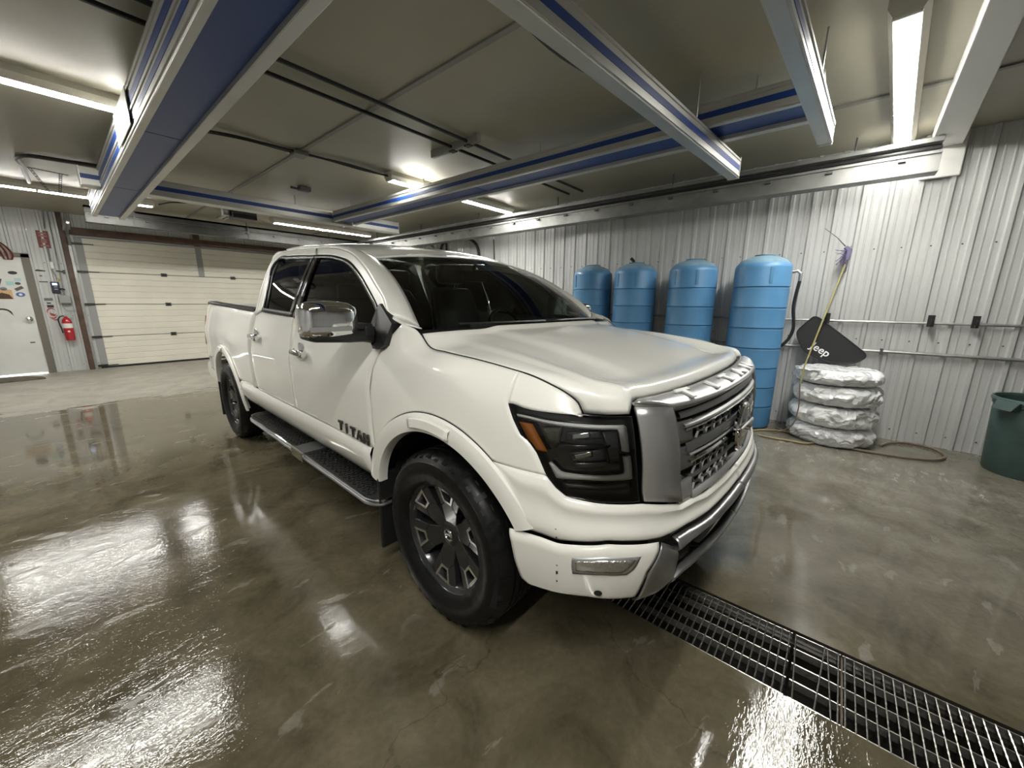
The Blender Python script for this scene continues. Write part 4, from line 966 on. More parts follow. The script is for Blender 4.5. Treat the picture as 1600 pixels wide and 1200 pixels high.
for j, t in enumerate(np.linspace(0, 1, nv)):
    x = Hc[:, 0]*(1-t) + Hc[:, 0]/.665*.675*t; y = (Hc[:, 1])*(1-t) + (2.46-.04*(np.abs(Hc[:, 0])/.665)**2)*t
    z = roof_z(x, y); 
    k = min(1, t/.10); z = z*k + (Hc[:, 2]+.006)*(1-k) if t < .10 else z
    G[:, j] = np.stack([x, y, z], 1)
ROOF = G
surf('roof', G, T['paint'], mirror=False, solid=0.008, smooth=50, ref=(0, 1.5, 1.0))

# ---- greenhouse flank: x from height
belt = lambda y: 1.300 + .030*np.asarray(y, float)
def gx(y, z):
    dz = z - belt(y); pl = .008*np.clip((np.asarray(y, float)-2.0)/.5, 0, 1)**2
    return -(.940 - .34*dz - .26*dz**2) + pl
def gyz(px, py):
    d = rl(px, py); lo, hi = -1.10, -.55
    f = lambda x: x - gx(*(CL + d*((x-CL[0])/d[0]))[1:])
    for _ in range(50):
        m_ = (lo+hi)/2
        if f(m_) > 0: hi = m_
        else: lo = m_
    p = CL + d*((lo-CL[0])/d[0]); return np.array([p[1], p[2]])
def GY(*ps): return [gyz(*p) for p in ps]
def G3(g, off=0.0):
    y, z = g[..., 0], g[..., 1]; x = gx(y, z); return np.stack([x-off, y, z+off*.35], -1)
# door cut line (roof side) and window outline, front foot -> over the top -> rear foot
cut_px = [(605, 494), (604, 485), (600, 467), (587, 445), (570, 417), (550, 396), (530, 388), (487, 388.5), (447, 393), (428, 401), (417, 425), (409, 450), (402, 478), (398, 492)]
dlo_px = [(597, 503), (595, 495), (590, 480), (575, 450), (560, 425), (545, 408), (525, 400.5), (486, 399), (452, 400.5), (434, 404.5), (426, 414), (419, 441), (413, 470), (409, 487)]
N1 = 90
def resamp(pts, n):
    P_ = np.array(pts); return catmull(P_, n)
CUT = resamp(GY(*cut_px), N1); DLO = resamp(GY(*dlo_px), N1)
DLO[0] = (DLO[0][0], belt(DLO[0][0])); DLO[-1] = (DLO[-1][0], belt(DLO[-1][0]))
fr = np.zeros((N1, 6, 2))
for j, t in enumerate(np.linspace(0.04, 1, 6)): fr[:, j] = CUT*(1-t) + DLO*t
# split at the B pillar (vertical part line)
k_b = int(np.argmin(np.abs(DLO[:70, 0]-1.60)))
# doors: lower panels on the flank, window frames above
YD0, YD1, YD2 = .50, 1.595, 2.47
ZB = .708
def door(y0f, y1f, name, fsl):
    nu, nv = 26, 30; g = np.zeros((nu, nv, 2))
    for i, u in enumerate(np.linspace(0, 1, nu)):
        for j, v_ in enumerate(np.linspace(0, 1, nv)):
            z = ZB + (belt(y0f(1.3)*(1-u)+y1f(1.3)*u)-.004-ZB)*v_
            y = y0f(z)*(1-u) + y1f(z)*u; g[i, j] = (float(sy(y)), z)
    low = PG(g, 0.004*np.sin(PI*np.clip((g[..., 1]-ZB)/.10, 0, 1))*0 + 0.006*np.exp(-((g[..., 1]-1.04)/.10)**2))
    return surf(name, [low, G3(fr[fsl])], T['paint'], solid=0.010, smooth=28)
y0_front = lambda z: float(np.interp(z, [.70, 1.02, 1.12, 1.20, 1.28, 1.34], [.505, .505, .485, .440, .375, .335]))
y1_front = lambda z: YD1 - .005
y0_rear = lambda z: YD1 + .005
y1_rear = lambda z: float(np.interp(z, [.70, .80, .95, 1.15, 1.36], [2.44, 2.475, 2.49, 2.475, 2.40]))
fd = door(y0_front, y1_front, 'front_door', slice(0, k_b))
rd = door(y0_rear, y1_rear, 'rear_door', slice(k_b+0, N1))
# glass: split at B pillar
def glass_patch(k0, k1, name, par, m):
    top = DLO[k0:k1]; n = len(top); g = np.zeros((n, 10, 2))
    # straight chord along the belt underneath
    y0, y1 = DLO[0][0], DLO[-1][0]
    for i in range(n):
        fr_ = (k0+i)/(N1-1)
        yb = np.interp(i, [0, n-1], [YBL[name][0], YBL[name][1]]); b = np.array([yb, belt(yb)-.012])
        for j, t in enumerate(np.linspace(0, 1, 10)): g[i, j] = b*(1-t) + top[i]*t
    return surf(name, G3(g, -.012), m, par, solid=0)
YBL = {'front_window': (DLO[0][0], 1.56), 'rear_window': (1.63, DLO[-1][0])}
fw_ = glass_patch(0, k_b+1, 'front_window', fd, T['tint_front']); rw_ = glass_patch(k_b+1, N1, 'rear_window', rd, T['tint'])
# black window surround and pillar
def strip(name, path, w0, w1, off, m, par=None):
    P_ = np.array(path); tg = np.gradient(P_, axis=0); nn = np.stack([tg[:, 1], -tg[:, 0]], 1); nn /= np.linalg.norm(nn, axis=1)[:, None]
    g = np.stack([P_+nn*w0, P_+nn*w1], 1); return surf(name, G3(g, off), m, par, solid=0.006)
strip('window_trim', DLO[:k_b+1], -.004, .018, .001, T['blackgloss'], fd); strip('window_trim', DLO[k_b:], -.004, .022, .001, T['blackgloss'], rd)
beltp = np.array([(y, belt(y)) for y in np.linspace(DLO[0][0]-.02, 1.588, 16)]); beltr = np.array([(y, belt(y)) for y in np.linspace(1.602, DLO[-1][0]+.005, 16)])
strip('belt_moulding', beltp, -.018, .012, .004, T['blackpl'], fd); strip('belt_moulding', beltr, -.018, .012, .004, T['blackpl'], rd)
zt = DLO[k_b][1]
bpf = np.array([[(1.50, belt(1.5)), (1.590, belt(1.59))], [(1.51, 1.5), (1.590, 1.5)], [(1.53, zt), (1.592, zt)]])
bpr = np.array([[(1.600, belt(1.6)), (1.67, belt(1.67))], [(1.600, 1.5), (1.665, 1.5)], [(1.602, zt), (1.65, zt)]])
surf('pillar_trim', G3(bpf, .001), T['blackgloss'], fd, solid=0.006); surf('pillar_trim', G3(bpr, .001), T['blackgloss'], rd, solid=0.006)
qp = np.array([[DLO[-1]+[.002, 0], DLO[-1]+[-.085, .0]], [DLO[-6]+[.0, 0], DLO[-6]+[-.075, 0]], [DLO[-12], DLO[-12]+[-.065, 0]], [DLO[-18], DLO[-18]+[-.03, -.0]]])
surf('quarter_trim', G3(qp, -.006), T['blackpl'], rd, solid=0.004)
# A pillar and roof rail: between the cut line and windscreen / roof edge
cut3 = G3(CUT); 
edge = np.r_[WS[0], ROOF[0][1:]]              # windscreen side then roof side
edge = catmull(edge, 160)
lens_ = np.r_[0, np.cumsum(np.linalg.norm(np.diff(cut3, axis=0), axis=1))]
iE = []
for k in range(N1):
    y = cut3[k, 1]; iE.append(y)
# map by matching station parameter: foot->foot, tip corner->corner
kc = int(np.argmin(np.abs(np.array(cut3)[:60, 1]-1.02))); ec = int(np.argmin(np.linalg.norm(edge-head[0], axis=1)))
k_top = int(np.argmin(np.abs(cut3[:, 1]-2.22)))
tpar = np.interp(np.arange(k_top+1), [0, kc, k_top], [0, ec, 155])
E_ = np.stack([np.interp(tpar, np.arange(160), edge[:, k]) for k in range(3)], 1)
nr = 8; rail_ = np.zeros((k_top+1, nr, 3))
for j, t in enumerate(np.linspace(0, 1, nr)):
    b = cut3[:k_top+1]*(1-t) + E_*t
    rail_[:, j] = b + np.array([-.012, -.006, .016])*math.sin(PI*t)
# rear pillar strip
nr2 = N1-k_top; Ep = np.stack([np.interp(np.linspace(0, 1, nr2), [0, .15, .5, 1], v_) for v_ in ([-.675, -.70, -.78, -.875], [2.40, 2.46, 2.53, 2.545], [1.845, 1.80, 1.62, 1.36])], 1)
cp = np.zeros((nr2, 6, 3))
for j, t in enumerate(np.linspace(0, 1, 6)): cp[:, j] = cut3[k_top:]*(1-t) + Ep*t + np.array([-.014, .012, .006])*math.sin(PI*t)
surf('cab_pillar', [rail_, cp], T['paint'], solid=0.006, smooth=50, ref=(0, 1.4, 1.4))
# cab corner below the belt and cab back
zz_ = np.linspace(.62, 1.40, 12); cc = np.zeros((12, 5, 3))
for i, z in enumerate(zz_):
    y0 = y1_rear(z)+.008; x0 = P(sy(min(y0, 2.5)), z)[0][0]
    for j, t in enumerate(np.linspace(0, 1, 5)): cc[i, j] = (x0+.11*t**2, y0+(2.545-y0)*math.sin(t*PI/2), z)
surf('cab_corner', cc, T['paint'], solid=0.005)
bk = np.zeros((9, 9, 3))
for i, u in enumerate(np.linspace(-1, 1, 9)):
    for j, v_ in enumerate(np.linspace(0, 1, 9)):
        z = .62 + 1.24*v_; w_ = .88 if z < 1.34 else .88-(z-1.34)*.42; bk[i, j] = (u*w_, 2.535+.015*math.cos(u*1.3), z)
surf('cab_back', bk, T['blackpl'], mirror=False, solid=0.01)
rg = np.zeros((9, 6, 3))
for i, u in enumerate(np.linspace(-1, 1, 9)):
    for j, v_ in enumerate(np.linspace(0, 1, 6)): rg[i, j] = (u*(.70-.08*v_), 2.562, 1.40+.36*v_)
surf('back_window', rg, T['tint'], mirror=False, solid=0)

# ---- front fender
def pxp(*ps): return [sz(*p) for p in ps]
hl_left = [(885, 776), (868, 762), (853, 743), (838, 708), (827, 692), (813, 680), (801, 655), (793, 630)]
Lb = pxp((853, 743), (838, 708), (827, 692), (813, 680), (801, 655), (793, 630))
RF, CZ = .572, .42
th = np.linspace(math.atan2(.28, .505), math.pi-math.atan2(.46, .337), 40)
arc = YZ(*[(RF*math.cos(a), CZ+RF*math.sin(a)) for a in th])
_he = np.array(sorted([tuple(p) for p in HL if -.42 < p[1] < .19], key=lambda p: -p[1])) + np.array([-.0065, 0, -.002])
TC = lin(np.r_[np.array([(-.915, .30, 1.348), (-.893, .225, 1.324)]), _he], 40)
topsz = [np.array([float(sy(p[1])), p[2]]) for p in TC]
left = YZ((.498, .70), (.498, 1.02), (.478, 1.12), (.432, 1.20), (.367, 1.28), (.30, 1.348))
right = Lb + [np.array([float(sy(-.40)), 1.15]), topsz[-1]]
nu, nv = 44, 34
g = coons(arc + pxp((810, 733), (853, 743)), topsz, left, right, nu, nv)
G = PG(g); TCr = lin(TC, nu)
vv = np.linspace(0, 1, nv); 
for j in range(nv):
    k = max(0, (vv[j]-.62)/.38); k = k**2.2
    G[:, j] += (TCr - G[:, -1])*k if j < nv-1 else 0
G[:, -1] = TCr
# strip over the headlamp
hood_edge = HL[2:24]                                   # side edge of the hood near the nose
hs = [p for p in HL if p[1] < -.425]; hs = np.array(sorted(hs, key=lambda p: -p[1]))
top_s = lin(np.r_[TC[-1:], hs + np.array([-.007, -.002, -.003])], 26)
bot_s = P(*np.array(catmull(pxp((793, 630), (800, 630.5), (817, 637), (867, 645.5), (911, 648.5)), 26)).T)
bsz = catmull(pxp((793, 630), (800, 630.5), (817, 637), (867, 645.5), (911, 648.5)), 26)
tsz = np.array([[float(sy(p[1]-.0)), p[2]] for p in top_s])
st_ = np.zeros((26, 10, 3))
for j, t in enumerate(np.linspace(0, 1, 10)):
    q_ = bsz*(1-t)+tsz*t; st_[:, j] = P(q_[:, 0], q_[:, 1])
tip = st_[:, -1].copy()
for j, t in enumerate(np.linspace(0, 1, 10)): st_[:, j] += (top_s-tip)*t**1.7
k_hl = int(np.argmin(np.linalg.norm(G[-1]-bot_s[0], axis=1))); ed = lin(G[-1, k_hl:], 10)
dlt = ed - st_[0]
for i in range(26): st_[i] += dlt*(1-i/25)**2
surf('front_fender', [G, st_], T['paint'], solid=0.006, smooth=35)

# ---- flares
def flare(cy, cz, ro, ri, a0, a1, name, tips=0.0):
    aa = np.linspace(a0, a1, 60); g = np.zeros((60, 8, 3))
    for i, a in enumerate(aa):
        for j, t in enumerate((0, .06, .30, .62, .94, 1.0, 1.02, 1.04)):
            sq = 1 + .018*math.cos(4*(a-PI/4))*-1 if False else 1
            r = (ro*(1-t) + ri*t)*sq; y = cy + r*math.cos(a); z = max(.40, cz + r*math.sin(a))
            off = [0.002, .016, .020, .020, .016, .004, -.015, -.03][j]
            g[i, j] = PO(sy(y), z, off)[0]
    return surf(name, g, T['paint'], solid=0, smooth=25)
ffl = flare(0, CZ, .570, .485, math.radians(13), math.radians(153), 'front_wheel_flare')
rfl = flare(3.55, .44, .555, .480, math.radians(-6), math.radians(186), 'rear_wheel_flare')
# raised moulding on top of the flares
for par, cy, cz, ro, m0, m1 in ((ffl, 0, CZ, .556, 76, 104), (rfl, 3.55, .44, .542, 84, 98)):
    aa = np.radians(np.linspace(m0, m1, 14)); g = np.zeros((14, 4, 3))
    for i, a in enumerate(aa):
        for j, (t, off) in enumerate(((0, .020), (.15, .036), (.85, .036), (1, .020))):
            r = ro-.052*t; g[i, j] = PO(sy(cy+r*math.cos(a)), cz+r*math.sin(a), off)[0]
    surf('flare_pad', g, T['paint'], par, solid=0.01, smooth=20)

# ---- nose: upper bumper, lower bumper, trim
top_pts = pxp((770, 721), (810, 733), (853, 743), (868, 762), (885, 776), (930, 786), (1003, 787), (1060, 787), (1079, 776))
top_pts = [np.array(p) for p in top_pts] + [np.array([.40, .742]), np.array([.20, .738]), np.array([0.0, .737])]
gap_px = [(815, 823), (845, 833), (873, 843), (950, 844), (1031, 840), (1068, 820), (1100, 801)]
bot_pts = [sz(770, 721)+np.array([0, -.004]), sz(792, 770)] + pxp(*gap_px)
zc_ = bot_pts[-1][1]
bot_pts = [np.array(p) for p in bot_pts] + [np.array([.25, zc_+.004]), np.array([0.0, zc_+.006])]
def zmono(pts):
    a = np.array(sorted([tuple(p) for p in pts])); return lambda s: np.interp(s, a[:, 0], a[:, 1])
zt_, zb_ = zmono(top_pts), zmono(bot_pts)
s_max = top_pts[0][0]; sv = np.r_[np.linspace(0, .5, 16)[:-1], np.linspace(.5, s_max, 70)]
rows = np.linspace(0, 1, 16); g = np.zeros((len(sv), 16, 2))
for j, t in enumerate(rows): g[:, j, 0] = sv; g[:, j, 1] = zt_(sv)*(1-t)+zb_(sv)*t
off = np.array([.0, .006, .012, .014, .012, .010, .009, .009, .010, .012, .014, .016, .017, .016, .012, .002])
fadeL = np.clip((s_max-sv)/.12, 0, 1)[:, None]
UB = PG(g, off[None, :]*fadeL)
surf('front_bumper', UB, T['paint'], solid=0.006, smooth=30)
lbL = pxp((835, 919), (815, 900), (806, 870), (801, 838), (797, 824)); lbR = pxp((987, 938), (1008, 890), (1028, 846))
lbT = pxp((797, 822), (815, 827), (845, 836), (873, 846), (950, 847), (1028, 844)); lbB = pxp((835, 919), (870, 930), (920, 937), (987, 938))
g = coons(lbB, lbT, lbL, lbR, 40, 20)
off = np.interp(np.linspace(0, 1, 20), [0, .08, .5, .92, 1], [-.02, .004, .010, .016, .004])
low_b = surf('lower_bumper', PG(g, off[None, :]), T['paint'], solid=0.008, smooth=35)
# bumper under-roll
ur = np.zeros((40, 3, 3)); e0 = PG(g, off[None, :])[:, 0]
for j, t in enumerate((0, .5, 1)): ur[:, j] = e0 + np.array([.10*t, .07*t, -.025*t])
surf('bumper_underside', ur, T['blackpl'], low_b, solid=0.004)
# metal trim: corner wedge, upper bar, lower lip, dark intake between
wT = pxp((1031, 846), (1055, 858)); 
wed = coons(pxp((988, 938), (1020, 925), (1046, 902)), pxp((1031, 846), (1043, 850), (1055, 857)), pxp((988, 938), (1009, 892), (1031, 846)), pxp((1046, 902), (1051, 880), (1055, 857)), 12, 12)
bar_lo = pxp((1055, 857), (1072, 842), (1090, 828), (1110, 812)); 
zl = bar_lo[-1][1]
bl_pts = np.array(bar_lo + [np.array([.2, zl-.004]), np.array([0.0, zl-.004])])
zlo = zmono(bl_pts); sB = np.linspace(0, bl_pts[0][0]+.012, 40)
gb = np.zeros((40, 8, 2))
for j, t in enumerate(np.linspace(0, 1, 8)): gb[:, j, 0] = sB; gb[:, j, 1] = (zb_(sB)-.012)*(1-t)+zlo(sB)*t
offb = np.array([.004, .020, .026, .028, .029, .029, .024, -.01])
trim = surf('bumper_trim', [PG(wed, np.interp(np.linspace(0, 1, 12), [0, .1, .9, 1], [0, .016, .016, .01])[None, :]), PG(gb, offb[None, :])], T['skid'], solid=0.006, smooth=35, label='dull silver bumper trim')
sI = np.linspace(0, .66, 30); gi = np.zeros((30, 4, 2))
for j, t in enumerate(np.linspace(0, 1, 4)): gi[:, j, 0] = sI; gi[:, j, 1] = (zlo(sI)+.01)*(1-t)+(.40)*t
surf('bumper_intake', PG(gi, -.045), T['void'], solid=0)
lip = pxp((1046, 903), (1062, 888), (1090, 864)); zlip = lip[-1][1]
lp_ = np.array(lip + [np.array([.22, zlip-.01]), np.array([0.0, zlip-.012])]); zlp = zmono(lp_); sL = np.linspace(0, lp_[0][0], 36)
gl = np.zeros((36, 5, 2))
for j, t in enumerate(np.linspace(0, 1, 5)): gl[:, j, 0] = sL; gl[:, j, 1] = zlp(sL)+.012-.035*t
surf('bumper_lip', PG(gl, np.array([-.01, .012, .014, .008, -.03])[None, :]), T['skid'], solid=0.004)
mir(MB().tube([(-.38, -.86, .50), (-.38, -.925, .505), (-.38, -.925, .48), (-.38, -.87, .475)], .011, 8), 'tow_hook', T['blackpl'])
# fog lamp
fL = [(894, 869), (895, 890), (975, 893), (986, 884), (997, 867)]
fo = coons(pxp((896, 891), (940, 893), (976, 893)), pxp((895, 867), (940, 866), (998, 866)), pxp((896, 891), (894, 880), (895, 867)), pxp((976, 893), (988, 884), (998, 866)), 16, 6)
fog = surf('fog_lamp', PG(fo, .016), T['satin'], low_b, solid=0.006, smooth=40)
fi = coons(pxp((902, 885), (940, 887), (968, 887)), pxp((901, 870), (940, 869), (988, 869)), pxp((902, 885), (900, 878), (901, 870)), pxp((968, 887), (978, 880), (988, 869)), 16, 6)
surf('fog_lens', PG(fi, .024), mat('fog_reflector', (0.60, 0.60, 0.58), 0.15, metal=0.9, bump=0.6, bscale=60), low_b, solid=0.002)
def disc_on(name, px, r, m, par, off=.012, n=20):
    s0, z0 = sz(*px); p = PO(s0, z0, off)[0]; nn = PN(s0, z0)[0]; a = np.cross(nn, [0, 0, 1]); a /= np.linalg.norm(a); b = np.cross(a, nn)
    bm = MB(); v = [p+nn*.004]+[p+r*(a*math.cos(2*PI*k/n)+b*math.sin(2*PI*k/n)) for k in range(n)]
    bm.add(v, [(0, 1+k, 1+(k+1) % n) for k in range(n)]); return mir(bm, name, m, par)
disc_on('parking_sensor', (934, 922), .014, T['blackpl'], low_b, .0125)
ch = MB()
for (px_, py_, w_, h_) in ((871, 822, 2, 2), (872, 835, 2, 3), (872, 858, 2, 3), (872, 867, 3, 5), (872, 879, 2, 2), (872, 890, 3, 5), (872, 903, 2, 3)):
    q = [sz(px_-w_/2, py_-h_/2), sz(px_+w_/2, py_-h_/2+1), sz(px_+w_/2, py_+h_/2), sz(px_-w_/2, py_+h_/2)]
    o_ = .0185 if py_ < 845 else .0135
    ch.add([PO(a, b, o_)[0] for a, b in q], [(0, 1, 2, 3)])
tag(ch.build('paint_chips', T['void'], low_b[0], None), kind='stuff')
# ---- scuttle corner between fender, hood and windscreen foot
q = np.zeros((6, 4, 3)); a0, a1, b0, b1 = cut3[0]+[0, -.004, 0], base[0]+[-.01, 0, .004], TC[0]+[0, .006, 0], np.array([-.845, .250, 1.326])
for i, u in enumerate(np.linspace(0, 1, 6)):
    for j, v_ in enumerate(np.linspace(0, 1, 4)): q[i, j] = (a0*(1-u)+a1*u)*(1-v_) + (b0*(1-u)+b1*u)*v_ + np.array([-.012, -.006, .016])*math.sin(PI*u)*(1-v_)
surf('scuttle_corner', q, T['paint'], solid=0.006, smooth=50, ref=(0, .3, 1.0))
# black tubes stand in for the shade in the hood's shut lines
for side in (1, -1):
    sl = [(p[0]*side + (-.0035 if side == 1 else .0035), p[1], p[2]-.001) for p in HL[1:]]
    MB().tube(sl, .0035, 6).build('hood_gap_shade', T['void'], truck)
MB().tube([(p[0], p[1]-.004, p[2]-.004) for p in HF if abs(p[0]) < .75], .005, 6).build('hood_gap_shade', T['void'], truck)
# wipers
for x0, x1 in ((-.62, -.02), (-.02, .58)):
    MB().tube([(x0, .19+.11*(x0/.8)**2, 1.335), ((x0+x1)/2, .16, 1.340), (x1, .165, 1.338)], .009, 6).obox((x0+.03, .20, 1.328), (x1, .175, 1.328), .006, .02).build('wiper', T['blackpl'], truck)

# ---- rocker panels
nr_ = 30; yr = np.linspace(.53, 2.98, nr_); prof = [(.704, -.004), (.700, .006), (.672, .018), (.62, .014), (.56, -.006), (.50, -.045), (.462, -.085), (.45, -.14)]
g = np.zeros((nr_, len(prof), 3))
for i, y in enumerate(yr):
    for j, (z, o_) in enumerate(prof): g[i, j] = PO(sy(y), .70, 0)[0]*[1, 1, 0] + np.array([-o_, 0, z])
surf('rocker_panel', g, T['paint'], solid=0.005, smooth=28)

# ---- cargo bed
BY0, BY1 = 2.565, 4.62
topz = lambda y: 1.352 + .026*(y-2.5)
cyr, czr, rr_ = 3.55, .44, .553
ys = np.unique(np.r_[np.linspace(BY0, cyr-rr_, 12), cyr - rr_*np.cos(np.linspace(0, PI, 46)), np.linspace(cyr+rr_, BY1, 14)])
sv = np.array([float(sy(min(y, 4.56))) for y in ys]); sv = np.where(ys > 4.5, np.interp(ys, [4.5, BY1], [float(sy(4.5)), PD[-1]-.0]), sv)
nv = 22; g = np.zeros((len(ys), nv, 2))
for i, y in enumerate(ys):
    d = rr_**2-(y-cyr)**2; zb = .70 if y < cyr-.49 else (.64 if y > cyr+.5 else .70); 
    if d > 0: zb = max(zb if y < cyr else .62, czr + math.sqrt(d))
    g[i, :, 0] = sv[i]; g[i, :, 1] = np.linspace(zb, topz(y), nv)
bo_ = 0.008*np.exp(-((g[..., 1]-1.10)/.10)**2)
G = PG(g, bo_); G[:, -1, 0] += .02; G[:, -2, 0] += .004
bs = surf('bed_side', G, T['paint'], solid=0.006, smooth=30)
# front edge return of the bed side
fe = np.zeros((nv, 3, 3))
for j in range(3): fe[:, j] = G[0] + np.array([.05*j, .004 if j == 0 else -.004+.0*j, 0])
surf('bed_front_edge', fe, T['paint'], bs, solid=0.004)
# rail cap, inner walls, floor, tailgate
cap_ = MB(); 
for i in range(11):
    pass
yc_ = np.linspace(BY0, 4.57, 20); g = np.zeros((20, 6, 3))
for i, y in enumerate(yc_):
    xo = float(P(sy(min(y, 4.5)), topz(y))[0][0])+.012
    for j, (dx, dz) in enumerate(((0, -.012), (.0, .010), (.02, .020), (.09, .020), (.11, .008), (.11, -.10))): g[i, j] = (xo+dx, y, topz(y)+dz)
surf('rail_cap', g, T['blackpl'], bs, solid=0.0, smooth=40)
MB().box(-.80, .80, BY0, 4.58, .86, .90).build('bed_floor', T['liner'], truck, None)
mir(MB().box(-.83, -.80, BY0, 4.58, .88, 1.37), 'bed_wall', T['liner'], smooth=None)
MB().box(-.82, .82, BY0, BY0+.03, .70, 1.36).build('bed_bulkhead', T['liner'], truck, None)
tg_ = MB().box(-.80, .80, 4.59, 4.65, .80, 1.40).box(-.72, .72, 4.65, 4.665, .92, 1.30).build('tailgate', T['paint'], truck, None, bevel=.012)
MB().box(-.14, .14, 4.665, 4.68, 1.12, 1.20).build('tailgate_handle', M['chrome'], tg_, None, bevel=.01)
# tail lamps wrapping the corner
g = np.zeros((10, 8, 2))
for i, s_ in enumerate(np.linspace(float(sy(4.43)), PD[-1]-.0, 10)):
    for j, z in enumerate(np.linspace(.93, 1.26, 8)): g[i, j] = (s_, z)
surf('tail_lamp', PG(g, .006), T['redlens'], solid=0.012)
rb_ = np.zeros((20, 6, 3))
for i, u in enumerate(np.linspace(0, 1, 20)):
    a = u*PI*.5
    for j, (z, o_) in enumerate(((.70, -.02), (.695, .0), (.66, .012), (.56, .012), (.50, 0), (.47, -.05))):
        x = -(.93+o_)*min(1, math.cos(max(0, a-.95))*1.0) if a > .95 else -(.93+o_); y = 4.35+(.43)*math.sin(min(a*1.05, PI/2)) + (o_ if a > .7 else 0)
        if a > .95: x = -(.93+o_)*(1-(a-.95)/(.5*PI-.95))
        rb_[i, j] = (x, y, z)
surf('rear_bumper', rb_, T['paint'], solid=0.006, smooth=40)

# ---- headlamps
hlT = [(793.5, 631), (800, 631), (817, 638), (867, 646), (910, 649), (987, 651.5)]; hlB = [(885, 775), (930, 783), (999, 783)]
hlLb = [(885, 775), (869, 761), (854, 742), (839, 708), (828, 692), (814, 680), (802, 655), (793.5, 631)]; hlR = [(999, 783), (993, 715), (987, 651.5)]
g = coons(pxp(*hlB), pxp(*hlT), pxp(*hlLb), pxp(*hlR), 40, 26)
hl = surf('headlamp', PG(g, -.032), T['blackgloss'], solid=0.004, smooth=50)
surf('lamp_lens', PG(g, -.002), T['lens'], hl, solid=0, smooth=60)
# housing wall between lens edge and back
bd_ = np.r_[g[0, ::-1], g[1:, 0], g[-1, 1:], g[::-1, -1][1:]]
wl_ = np.stack([PO(bd_[:, 0], bd_[:, 1], -.002), PO(bd_[:, 0], bd_[:, 1], -.034)], 1)
surf('lamp_rim', wl_, T['blackgloss'], hl, solid=0.003)
def lamp_strip(name, outer, inner, m, off, n=30, depth=.008):
    A = lin(pxp(*outer), n); B = lin(pxp(*inner), n)
    s_ = np.stack([A, A*.5+B*.5, B], 1); surf(name, PG(s_, np.array([off, off+.003, off])[None, :]), m, hl, solid=depth, smooth=40)
gq = lambda x, y: (780+x*.15, 620+y*.15)
lamp_strip('light_guide', [gq(160, 180), gq(280, 205), gq(450, 245), gq(700, 278), gq(900, 292), gq(1345, 295), gq(1380, 590)], [gq(175, 215), gq(290, 240), gq(450, 285), gq(700, 325), gq(900, 343), gq(1262, 350), gq(1300, 580)], T['drl'], -.014)
lamp_strip('light_guide', [gq(1392, 630), gq(1413, 880), gq(900, 888), gq(585, 868), gq(500, 705)], [gq(1308, 640), gq(1330, 825), gq(900, 835), gq(640, 800), gq(530, 690)], T['drl'], -.014)
lamp_strip('amber_reflector', [gq(185, 265), gq(340, 545), gq(360, 560)], [gq(325, 290), gq(430, 480), gq(488, 585)], T['amber'], -.012, 12)
lamp_strip('lower_reflector', [gq(640, 915), gq(1050, 945), gq(1390, 910)], [gq(700, 975), gq(1050, 1005), gq(1390, 990)], mat('smoked_reflector', (0.09, 0.09, 0.09), 0.3, metal=0.6), -.018, 16)
def lamp_box(name, quad, m, off, depth=.01):
    q_ = pxp(*quad); surf(name, PG(coons([q_[0], q_[1]], [q_[3], q_[2]], [q_[0], q_[3]], [q_[1], q_[2]], 8, 5), off), m, hl, solid=depth, smooth=40)
M['lampchrome'] = mat('lamp_chrome', (0.42, 0.42, 0.42), 0.10, metal=1.0)
sm = mat('smoke_plastic', (0.035, 0.036, 0.037), 0.25, coat=0.4)
lamp_box('projector', [gq(700, 480), gq(1100, 440), gq(1060, 370), gq(690, 385)], sm, -.020)
lamp_box('projector', [gq(750, 690), gq(1140, 690), gq(1110, 560), gq(720, 600)], sm, -.020)
lamp_box('projector_glass', [gq(735, 465), gq(960, 445), gq(950, 375), gq(740, 400)], M['lampchrome'], -.016, .006)
lamp_box('projector_glass', [gq(765, 680), gq(985, 640), gq(975, 580), gq(750, 620)], M['lampchrome'], -.016, .006)
lamp_box('lamp_shelf', [gq(560, 545), gq(1150, 548), gq(1180, 518), gq(590, 500)], T['blackgloss'], -.014, .012)
lamp_box('lamp_shelf', [gq(760, 760), gq(1190, 735), gq(1140, 705), gq(740, 705)], sm, -.016, .01)
lamp_box('lamp_cheek', [gq(1190, 740), gq(1290, 740), gq(1260, 360), gq(1090, 380)], sm, -.022, .006)
lamp_box('side_reflector', [gq(500, 490), gq(600, 530), gq(640, 330), gq(400, 330)], mat('ribbed_reflector', (0.10, 0.10, 0.08), 0.3, metal=0.5, bump=0.8, bscale=25), -.020, .006)

# ---- grille
def grow(poly_sz, off): return np.array([PO(a, b, off)[0] for a, b in poly_sz])
colT, colB = sz(992, 636), sz(1006, 783); rdT, rdB = sz(1045, 637), sz(1060, 783); inT, inB = sz(1053, 650), sz(1079, 775)
nz = 12; g = np.zeros((3, nz, 3))
for j, t in enumerate(np.linspace(0, 1, nz)):
    g[0, j] = PO(*(colB*(1-t)+colT*t), .004)[0]; g[2, j] = PO(*(rdB*(1-t)+rdT*t), .016)[0]; g[1, j] = (g[0, j]+g[2, j])/2
nose = thing  # (placeholder name kept local)
gcol = surf('grille_surround', [g], T['satin'], solid=0.012, smooth=20)
